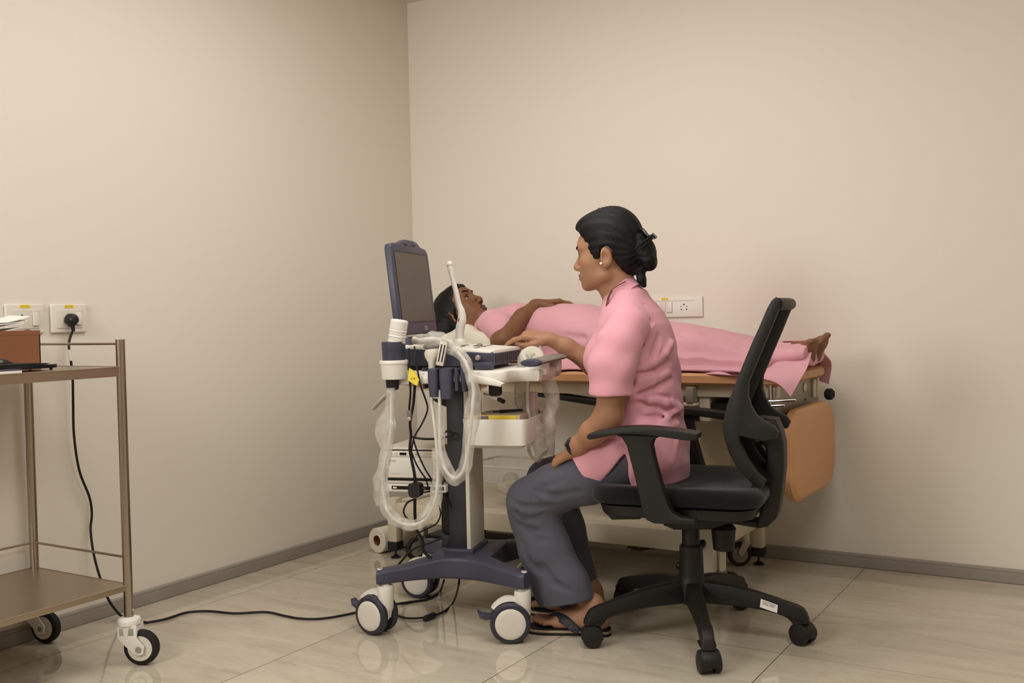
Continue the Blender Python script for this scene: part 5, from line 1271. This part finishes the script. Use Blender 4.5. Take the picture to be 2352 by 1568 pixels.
ridge([(1468, 876), (1500, 866), (1540, 858)], .005); ridge([(1475, 985), (1515, 985), (1555, 972)], .006); crease([(1470, 955), (1510, 958), (1552, 958)], .006)
f.disp(lambda X, Y, Z: (.0018*np.sin(34*X+30*Z+3*np.sin(17*Y+8*Z)) + .0016*np.sin(62*Z-46*X+3*np.sin(14*X+11*Y)))*np.clip((.93-Z)*6, 0, 1)*np.clip((X+.24)*8, .25, 1))
f.half((0, 0, .4475), (0, 0, -1), .004)
tun = link('tunic', f.mesh('tunic', 2), M_PINK, e); del f
# stand collar, open at the front
cc = Vector((-.189, 0, 1.000)); du = Vector((.076, 0, .071)).normalized(); nn = Vector((-.683, 0, .73)); rings = []
for h, rx, ry in ((-.036, .066, .068), (-.020, .0615, .0625), (-.008, .060, .0600), (.0, .0595, .0595), (.0005, .057, .057), (-.012, .056, .056), (-.036, .058, .060)):
    c = cc+nn*h; rings.append([tuple(c+du*(rx*math.cos(t))+Vector((0, ry*math.sin(t), 0))) for t in [rad(-166+332*i/40) for i in range(41)]])
m = MB(); vs = [p for r in rings for p in r]; fs = []; n = 41
for i in range(len(rings)):
    j = (i+1) % len(rings)
    for k in range(n-1): fs.append((i*n+k, i*n+k+1, j*n+k+1, j*n+k))
fs += [tuple(i*n for i in range(len(rings))), tuple(i*n+n-1 for i in range(len(rings)))]
m.add(vs, fs); m.build('collar', M_PINK, tun)
# stitched hem lines on the sleeve and the skirt
m = MB()
for h in (.004, .018): m.tube([(-.153+.0575*math.cos(rad(t)), -.207+.0575*math.sin(rad(t)), .7085+h-.05*.0575*math.cos(rad(t))) for t in range(150, 361, 10)], .0009, 5)
m.build('hem_stitching', mat('pink_thread', (206, 140, 150), .9), tun)
# cord round the neck
m = MB()
q = [W.Y(x, y, l) for x, y, l in ((1437, 646, -.050), (1420, 655, -.066), (1404, 668, -.073), (1396, 685, -.075), (1392, 705, -.072), (1389, 716, -.066))]
m.tube([tuple(p) for p in q], .0018, 8, smooth_path=5)
q = [W.Y(x, y, l) for x, y, l in ((1407, 668, -.074), (1400, 680, -.077), (1397, 695, -.076), (1393, 708, -.071))]
m.tube([tuple(p) for p in q], .0016, 8, smooth_path=5)
m.build('neck_cord', mat('brown_cord', (110, 68, 48), .7), e)
# ---- trousers
f = Field((-.53, -.30, .06), (.02, .20, .62), .0035)
f.ell((-.105, 0, .535), (.105, .150, .080))
f.chain([(-.11, -.085, .528, .080), (-.26, -.095, .462, .0745), (-.36, -.100, .424, .068), (-.440, -.102, .383, .064)], .03)
f.chain([(-.11, .085, .528, .080), (-.28, .095, .480, .0725), (-.455, .100, .412, .062)], .03)
f.chain([(-.440, -.102, .383, .0635), (-.425, -.102, .320, .066), (-.392, -.102, .235, .0715), (-.352, -.100, .145, .0775), (-.322, -.098, .070, .0835)], .03, flat=((0, 1, 0), .74))
f.chain([(-.455, .100, .412, .062), (-.400, .088, .27, .060), (-.345, .064, .110, .057)], .03, flat=((0, 1, 0), .85))
hemL0, hemL1 = W.Y(1245, 1392, -.13), W.Y(1368, 1378, -.13); nL = Vector(((hemL1[2]-hemL0[2]), 0, -(hemL1[0]-hemL0[0]))); nL = nL if nL.z < 0 else -nL
f.put(lambda X, Y, Z: np.maximum(-((X-hemL0[0])*nL.x+(Z-hemL0[2])*nL.z)/nL.length, Y+.012), (-.45, -.30, .06), (-.20, 0.0, .13), .002, 'sub')
f.put(lambda X, Y, Z: np.maximum(Z-.121+0*X, -(Y+.012)), (-.48, -.012, .04), (-.20, .2, .13), .002, 'sub')
f.put(lambda X, Y, Z: np.maximum(Z-.437, -(X+.205))+0*Y, (-.205, -.30, .06), (.02, .2, .44), .012, 'sub')
def leg_hit(px, py):
    q = W.Y(px, py, -.165); return q
def tcrease(pts, r=.007, k=.015, lat=-.165, op='sub'):
    P = [W.Y(x, y, lat) for x, y in pts]
    for p, q in zip(P[:-1], P[1:]): f.cap(tuple(p), tuple(q), r, r, k, op)
tcrease([(1168, 1150), (1200, 1164), (1240, 1166), (1300, 1163), (1350, 1150)], .007, .012, -.168); tcrease([(1178, 1160), (1210, 1172), (1250, 1174)], .007, .014, -.152, 'add')
tcrease([(1188, 1176), (1205, 1192), (1235, 1192), (1250, 1180)], .006, .010, -.160); tcrease([(1280, 1176), (1276, 1200), (1290, 1215), (1330, 1195)], .006, .010, -.158)
tcrease([(1190, 1205), (1220, 1218), (1270, 1222), (1310, 1210)], .005, .014, -.156); tcrease([(1205, 1215), (1235, 1240), (1285, 1240), (1320, 1225)], .006, .016, -.160)
tcrease([(1245, 1300), (1275, 1340), (1310, 1358)], .006, .014, -.162); tcrease([(1195, 1250), (1215, 1290), (1240, 1310)], .005, .016, -.158)
tcrease([(1215, 1108), (1250, 1118), (1290, 1104)], .004, .014, -.175); tcrease([(1230, 1128), (1280, 1140), (1330, 1130)], .005, .016, -.172)
tcrease([(1225, 1140), (1235, 1152)], .004, .01, -.172); tcrease([(1262, 1135), (1275, 1150)], .004, .01, -.172)
f.disp(lambda X, Y, Z: .0016*np.sin(16*X-34*Z+2*np.sin(14*Y+9*X))*np.clip((.42-Z)*7, 0, 1)*np.clip((Z-.10)*9, 0, 1) + .0006*np.sin(40*X+25*Z+2*np.sin(20*Y)))
link('trousers', f.mesh('trousers', 2), M_SLATE, e); del f
# ---- hair, bun and claw clip
f = Field((-.345, -.125, .985), (.0, .125, 1.27), .0022, MH)
f.ell((.006, 0, .058), (.0955, .0785, .1060)); f.ell((-.052, 0, .106), (.054, .056, .042), .03); f.ell((.052, 0, .010), (.050, .060, .062), .02)
f.ell((-.126, 0, .004), (.077, .125, .098), .010, 'sub')
for s in (-1, 1): f.ell((.004, s*.078, .006), (.0205, .030, .0335), .003, 'sub')
inv = np.array(MH.inverted())
def under(X, Y, Z):
    x = inv[0, 0]*X+inv[0, 2]*Z+inv[0, 3]; z = inv[2, 0]*X+inv[2, 2]*Z+inv[2, 3]
    return np.maximum(z-(.011+.35*np.minimum(x, 0)), (x-(.016+(.011-z)*.52))/1.13)+0*Y
f.put(under, (-.345, -.125, .985), (-.05, .125, 1.14), .006, 'sub')
bun = W.Y(1484, 578, 0)
f.M = None
R_ = Matrix.Rotation(rad(-18), 3, 'Y')
f.ell((bun[0]-.006, 0, bun[2]+.004), (.033, .046, .050), .004, 'add', R_); f.ell((bun[0]+.008, -.012, bun[2]-.022), (.025, .032, .036), .006, 'add', R_); f.ell((bun[0]-.012, -.02, bun[2]+.036), (.014, .020, .018), .004, 'add')
for a_, b_ in (((1452, 600), (1470, 622)), ((1470, 622), (1474, 642)), ((1474, 642), (1479, 655))):
    pa, pb = W.Y(*a_, -.015), W.Y(*b_, -.015); f.cap(tuple(pa), tuple(pb), .016 if a_[0] < 1470 else .014, .014 if b_[0] < 1474 else .009, .010)
bx, bz = bun[0], bun[2]
f.disp(lambda X, Y, Z: .0009*np.sin(30*np.arctan2(Y, Z-bz+.03*np.sign(Z-bz)+1e-4)+18*X) + .0006*np.sin(300*Y+60*Z+40*X))
link('hair', f.mesh('hair', 3), M_HAIR, e); del f
m = MB()
for lat, o in ((-.046, 0), (.02, 2)):
    q = [W.Y(x, y, lat) for x, y in ((1459, 572), (1472, 560), (1486, 549), (1497, 541))]; m.tube([tuple(p) for p in q], .0032, 8, smooth_path=4)
    q = [W.Y(x, y, lat) for x, y in ((1461, 577), (1475, 567), (1490, 555), (1500, 546))]; m.tube([tuple(p) for p in q], .0026, 8, smooth_path=4)
q = [W.Y(x, y, 0) for x, y in ((1500, 545), (1506, 549), (1497, 552))]
m.lathe([(-.022, .004), (-.020, .0065), (.020, .0065), (.022, .004)], tuple(W.Y(1498, 544, -.012)), (0, 1, 0), 14)
for lat in (-.03, .0): m.tube([tuple(W.Y(x, y, lat)) for x, y in ((1495, 546), (1500, 538), (1508, 546))], [.005, .0055, .004], 8)
m.tube([tuple(W.Y(x, y, -.02)) for x, y in ((1468, 530), (1474, 527), (1480, 533), (1488, 543))], [.004, .006, .006, .005], 8, smooth_path=3)
m.build('hair_clip', M_BLKG, e)
m = MB()
for i in range(5): m.sphere(tuple(MH @ Vector((-.030+.009*i, -.004, .1700+.0008*i))), .0042, 8)
m.build('beaded_hairpin', mat('dark_bead', (60, 50, 42), .25, metal=.4), e)
m = MB(); m.sphere(tuple(W.Y(1380.5, 605, -.0835)), .0042, 14); m.build('earring', M_PEARL, e)
# ---- wristwatch
wd = Vector((-.05, .03, -.04)).normalized(); wc = Vector((-.276, -.153, .5535)); wu = Vector((0, 0, 1)); wu = (wu-wd*wu.dot(wd)).normalized(); wv = wd.cross(wu)
m = MB(); rings = []
for t in range(0, 360, 12):
    d = wu*math.cos(rad(t))*.0225+wv*math.sin(rad(t))*.0255; dn_ = d.normalized()
    rings.append([tuple(wc+d+dn_*a+wd*b) for a, b in ((0, -.009), (.003, -.008), (.003, .008), (0, .009))])
m.loft(rings, closed=True); ww = m.build('wristwatch', M_BLK, e)
c_ = wc+(wu*.7-wd*.0+wv*-.7).normalized()*.026
MB().lathe([(-.004, .014), (.002, .0155), (.005, .014), (.0052, .004)], tuple(c_), tuple((wu*.7-wv*.7).normalized()), 24).build('watch_case', M_BLKG, ww)
# ---- sandals
def sandal(heel, toe, side):
    M = basis((heel[0], heel[1], 0), Vector((toe[0]-heel[0], toe[1]-heel[1], 0)), (0, 0, 1))
    c = empty('sandal'); c.parent = e; c.matrix_local = M
    out = catmull([(.016, 0), (.010, .024), (-.02, .030), (-.08, .027), (-.14, .036), (-.19, .040), (-.225, .028), (-.236, 0), (-.225, -.028), (-.19, -.040), (-.14, -.036), (-.08, -.028), (-.02, -.030), (.010, -.024)], 4, True)
    MB().prism([(u, v) for u, v in out], .0003, .007, 'z', .001).build('outsole', M_RUB, c)
    MB().prism([(u*.995, v*.985) for u, v in out], .0072, .0145, 'z', .0008).build('midsole', mat('sole_beige', (168, 146, 118), .7), c)
    MB().prism([(u*.985, v*.95) for u, v in out], .0147, .0175, 'z', .001).build('footbed', M_RUB, c)
    m = MB()
    for s in (-1, 1):
        pts = [(-.172, side*.010, .020), (-.165, side*.010, .038), (-.145, s*.014+side*.004, .050), (-.115, s*.031, .046), (-.088, s*.040, .028), (-.072, s*.0405, .016)]
        m.tube(pts, [.005, .009, .013, .014, .013, .010], 12, flat=.28, smooth_path=4, up=(-.2, s*.75, .65))
    m.build('braided_strap', mat('black_braid', (38, 36, 40), .5, bump=.8, bscale=110, bdist=.004), c)
    return c
sandal((LH_[0], LH_[1]), (LT_[0], LT_[1]), 1); sandal((RH_[0], RH_[1]), (RT_[0], RT_[1]), -1)
m = MB(); m.tube([(-.250+.0262*math.cos(rad(t)), -.081+.0262*math.sin(rad(t)), .076+.010*math.cos(rad(t))) for t in range(0, 361, 15)], .0014, 6); m.build('anklet', M_CABLE, e)

# ---------------------------------------------------------------- pillow and patient
e = empty('pillow', (.55, -.40, TOP), 0, 'cream pillow under the head of the lying patient', 'pillow')
f = Field((-.19, -.29, -.005), (.36, .28, .21), .004)
f.ell((.04, 0, .05), (.20, .225, .065)); f.ell((.10, -.07, .060), (.17, .170, .080), .03)
f.cap((.0, -.20, .060), (.140, -.210, .128), .055, .034, .03); f.cap((.140, -.210, .128), (.29, -.215, .085), .036, .032, .03); f.cap((.10, -.20, .06), (.27, -.205, .045), .06, .05, .03)
f.disp(lambda X, Y, Z: .002*np.sin(40*X+30*Y+2*np.sin(30*X)))
f.half((0, 0, .001), (0, 0, -1))
link('pillowcase', f.mesh('pillow', 2), mat('cream_pillowcase', (204, 197, 178), .9, bump=.1, bscale=300, bdist=.001), e)

e = patient = empty('person', (1.1, -.37, TOP), 0, 'person in a pink gown lying on the examination bed, hand on the belly', 'person')
po = Vector((1.1, -.37, TOP)); MO = Matrix.Translation(-po)
al = rad(43); fwd = Vector((math.sin(al), 0, math.cos(al))); crown = Vector((-math.cos(al), 0, math.sin(al))); xa = -fwd; ya = crown.cross(xa)
MP_ = MO @ Matrix(((xa.x, ya.x, crown.x, .512), (xa.y, ya.y, crown.y, -.37), (xa.z, ya.z, crown.z, .930), (0, 0, 0, 1)))
def P_(x, y, z): return (x-po.x, y-po.y, z-po.z)
f = Field(P_(.37, -.70, .735), P_(1.99, -.17, 1.05), .003)
f.M = MP_; head(f); f.M = None
f.cap(P_(.545, -.37, .895), P_(.640, -.37, .850), .050, .055, .02); f.cap(P_(.60, -.37, .915), P_(.65, -.37, .87), .03, .04, .02)
f.cap(P_(.67, -.47, .83), P_(.67, -.27, .83), .05, .05, .03)
f.station(0, [(.60-po.x, 0, .835-po.z, .08, .06), (.75-po.x, 0, .845-po.z, .14, .08), (1.2-po.x, 0, .81-po.z, .15, .05), (1.6-po.x, 0, .77-po.z, .11, .02), (1.86-po.x, 0, .768-po.z, .06, .014)], .02)
ELB = (.868, -.640, .838)
f.chain([P_(.690, -.470, .885)+(.040,), P_(.80, -.575, .880)+(.038,), P_(*ELB)+(.036,)], .02)
f.chain([P_(*ELB)+(.040,), P_(.868, -.610, .862)+(.040,), P_(.885, -.520, .925)+(.031,), P_(.905, -.455, .968)+(.0235,)], .02)
MPH = basis(P_(.908, -.448, .974), (.72, .62, .06), (-.15, -.05, .98)); hand(f, MPH, 1, [(16, 14, 8), (18, 14, 8), (20, 16, 8), (24, 16, 8)], .7)
f.cap(P_(1.80, -.41, .772), P_(1.900, -.40, .775), .024, .021, .02); f.cap(P_(1.80, -.32, .772), P_(1.900, -.325, .775), .024, .021, .02)
foot(f, P_(1.900, -.400, .757), P_(1.932, -.440, .815), (-.75, .10, .50), 1, L=.125, sc=.78); foot(f, P_(1.900, -.325, .757), P_(1.940, -.335, .820), (-.75, 0, .5), -1, L=.125, sc=.78)
me = f.mesh('patient_body'); paint_face(me, MP_.inverted()); link('body', me, [M_SKIN2, M_LIP2], e); face_parts(MP_, e, None); del f
# hair
f = Field(P_(.33, -.56, .735), P_(.66, -.22, 1.08), .003, MP_)
f.ell((.012, 0, .053), (.0965, .0785, .0830)); f.ell((-.046, 0, .076), (.052, .058, .046), .02)
f.ell((-.122, 0, -.004), (.076, .125, .086), .008, 'sub')
f.put(lambda X, Y, Z: 0*X+0*Y+0*Z+1, (0, 0, 0), (0, 0, 0), 0) if False else None
inv2 = np.array(MP_.inverted())
def under2(X, Y, Z):
    x = inv2[0, 0]*X+inv2[0, 1]*Y+inv2[0, 2]*Z+inv2[0, 3]; z = inv2[2, 0]*X+inv2[2, 1]*Y+inv2[2, 2]*Z+inv2[2, 3]
    return np.maximum(z-.011, (x-(.016+(.011-z)*.52))/1.13)
f.put(under2, P_(.33, -.56, .735), P_(.66, -.22, 1.08), .006, 'sub')
f.M = None
f.ell(P_(.475, -.40, .875), (.070, .10, .085), .03); f.cap(P_(.46, -.46, .86), P_(.50, -.53, .80), .045, .03, .03)
f.disp(lambda X, Y, Z: .0010*np.sin(160*Y+60*X)+.0006*np.sin(260*Z+80*Y))
link('hair', f.mesh('patient_hair', 1), M_HAIR, e); del f
# gown
f = Field(P_(.54, -.70, .7345), P_(1.96, -.08, 1.04), .004)
GS = [(.635, .855, .088, .060), (.66, .842, .125, .086), (.71, .844, .165, .110), (.80, .856, .178, .122), (.90, .853, .172, .120), (1.00, .853, .185, .122), (1.08, .850, .195, .118), (1.16, .838, .205, .104), (1.30, .822, .210, .090), (1.44, .812, .205, .082), (1.57, .802, .195, .067), (1.68, .790, .18, .054), (1.76, .780, .165, .040), (1.84, .782, .150, .036), (1.915, .788, .135, .040)]
f.station(0, [(x-po.x, 0, z-po.z, ry, rz) for x, z, ry, rz in GS], 0, n=2.3)
f.station(0, [(x-po.x, 0, .742-po.z, ry, .012) for x, ry in ((1.00, .20), (1.06, .268), (1.5, .272), (1.74, .272), (1.80, .24))], .075, n=2.6)
f.chain([P_(.690, -.455, .888)+(.050,), P_(.76, -.530, .898)+(.049,), P_(.820, -.585, .888)+(.047,), P_(.852, -.618, .865)+(.044,)], .04)
f.half(P_(.835, -.633, .825), (.75, -.66, -.05), 0, lo=P_(.80, -.70, .7345), hi=P_(.93, -.575, .92)) if False else None
f.ell(P_(.80, -.44, .90), (.10, .075, .065), .04); f.ell(P_(.80, -.30, .90), (.10, .075, .065), .04)
def gcrease(pts, r, k, y0, op='sub'):
    q = [WORLD.Y(x, y, y0)-np.array(po) for x, y in pts]
    for a, b in zip(q[:-1], q[1:]): f.cap(tuple(a), tuple(b), r, r, k, op)
gcrease([(1165, 705), (1168, 735), (1172, 755)], .005, .01, -.50); gcrease([(1115, 748), (1125, 765), (1140, 780)], .005, .012, -.565)
gcrease([(1565, 765), (1640, 778), (1700, 795)], .006, .02, -.53); gcrease([(1570, 800), (1640, 805), (1690, 812)], .007, .02, -.585)
gcrease([(1620, 762), (1680, 775), (1720, 792)], .005, .02, -.48); gcrease([(1240, 770), (1300, 772), (1340, 776)], .004, .02, -.575)
f.disp(lambda X, Y, Z: .0016*np.sin(12*X+50*Y+2.5*np.sin(9*X)+20*Z)*np.clip((X-.25)*5, 0, 1)+.0008*np.sin(60*X+30*Y))
gown = link('gown', f.mesh('gown', 2), M_PINK2, e); del f
# skirt end that hangs over the foot of the bed on both sides
def sheet(rows, name, th=.003):
    """cloth patch from rows of points, subdivided smoothly, with a real thickness"""
    R1 = [catmull(r, 6) for r in rows]; C1 = list(zip(*R1)); C2 = [catmull(c, 6) for c in C1]; G_ = list(zip(*C2)); nr = len(G_); nc = len(G_[0])
    V_ = [Vector(p) for r in G_ for p in r]; N_ = []
    for i in range(nr):
        for j in range(nc):
            a = V_[min(i+1, nr-1)*nc+j]-V_[max(i-1, 0)*nc+j]; b = V_[i*nc+min(j+1, nc-1)]-V_[i*nc+max(j-1, 0)]; w = a.cross(b); N_.append(w.normalized() if w.length > 1e-9 else Vector((0, 0, 1)))
    k = nr*nc; vs = V_+[v-n*th for v, n in zip(V_, N_)]; fs = []
    for i in range(nr-1):
        for j in range(nc-1): a = i*nc+j; fs += [(a, a+1, a+nc+1, a+nc), (k+a+nc, k+a+nc+1, k+a+1, k+a)]
    bd = [j for j in range(nc)]+[i*nc+nc-1 for i in range(1, nr)]+[(nr-1)*nc+j for j in range(nc-2, -1, -1)]+[i*nc for i in range(nr-2, 0, -1)]
    for a, b in zip(bd, bd[1:]+bd[:1]): fs.append((a, k+a, k+b, b))
    return MB().add(vs, fs)
w3 = lambda x, y, Y: P_(*WORLD.Y(x, y, Y))
rows = [[P_(1.62, -.40, .825), P_(1.72, -.40, .808), P_(1.80, -.40, .822), w3(1870, 786, -.40)],
        [P_(1.60, -.52, .775), P_(1.70, -.53, .768), w3(1795, 835, -.54), w3(1856, 838, -.52)],
        [P_(1.60, -.61, .735), P_(1.68, -.635, .743), w3(1775, 858, -.645), w3(1840, 868, -.63)],
        [P_(1.62, -.640, .730), P_(1.69, -.660, .732), w3(1772, 874, -.668), w3(1816, 911, -.672)]]
sheet(rows, 'x').build('gown_hem', M_PINK2, e)
rows = [[P_(1.80, -.36, .826), P_(1.905, -.36, .828)], [P_(1.80, -.22, .795), P_(1.905, -.20, .772)], [P_(1.80, -.085, .740), P_(1.900, -.10, .735)], [P_(1.80, -.070, .69), w3(1903, 882, -.072)]]
sheet(rows, 'x').build('gown_hem', M_PINK2, e)
bpy.context.view_layer.update()
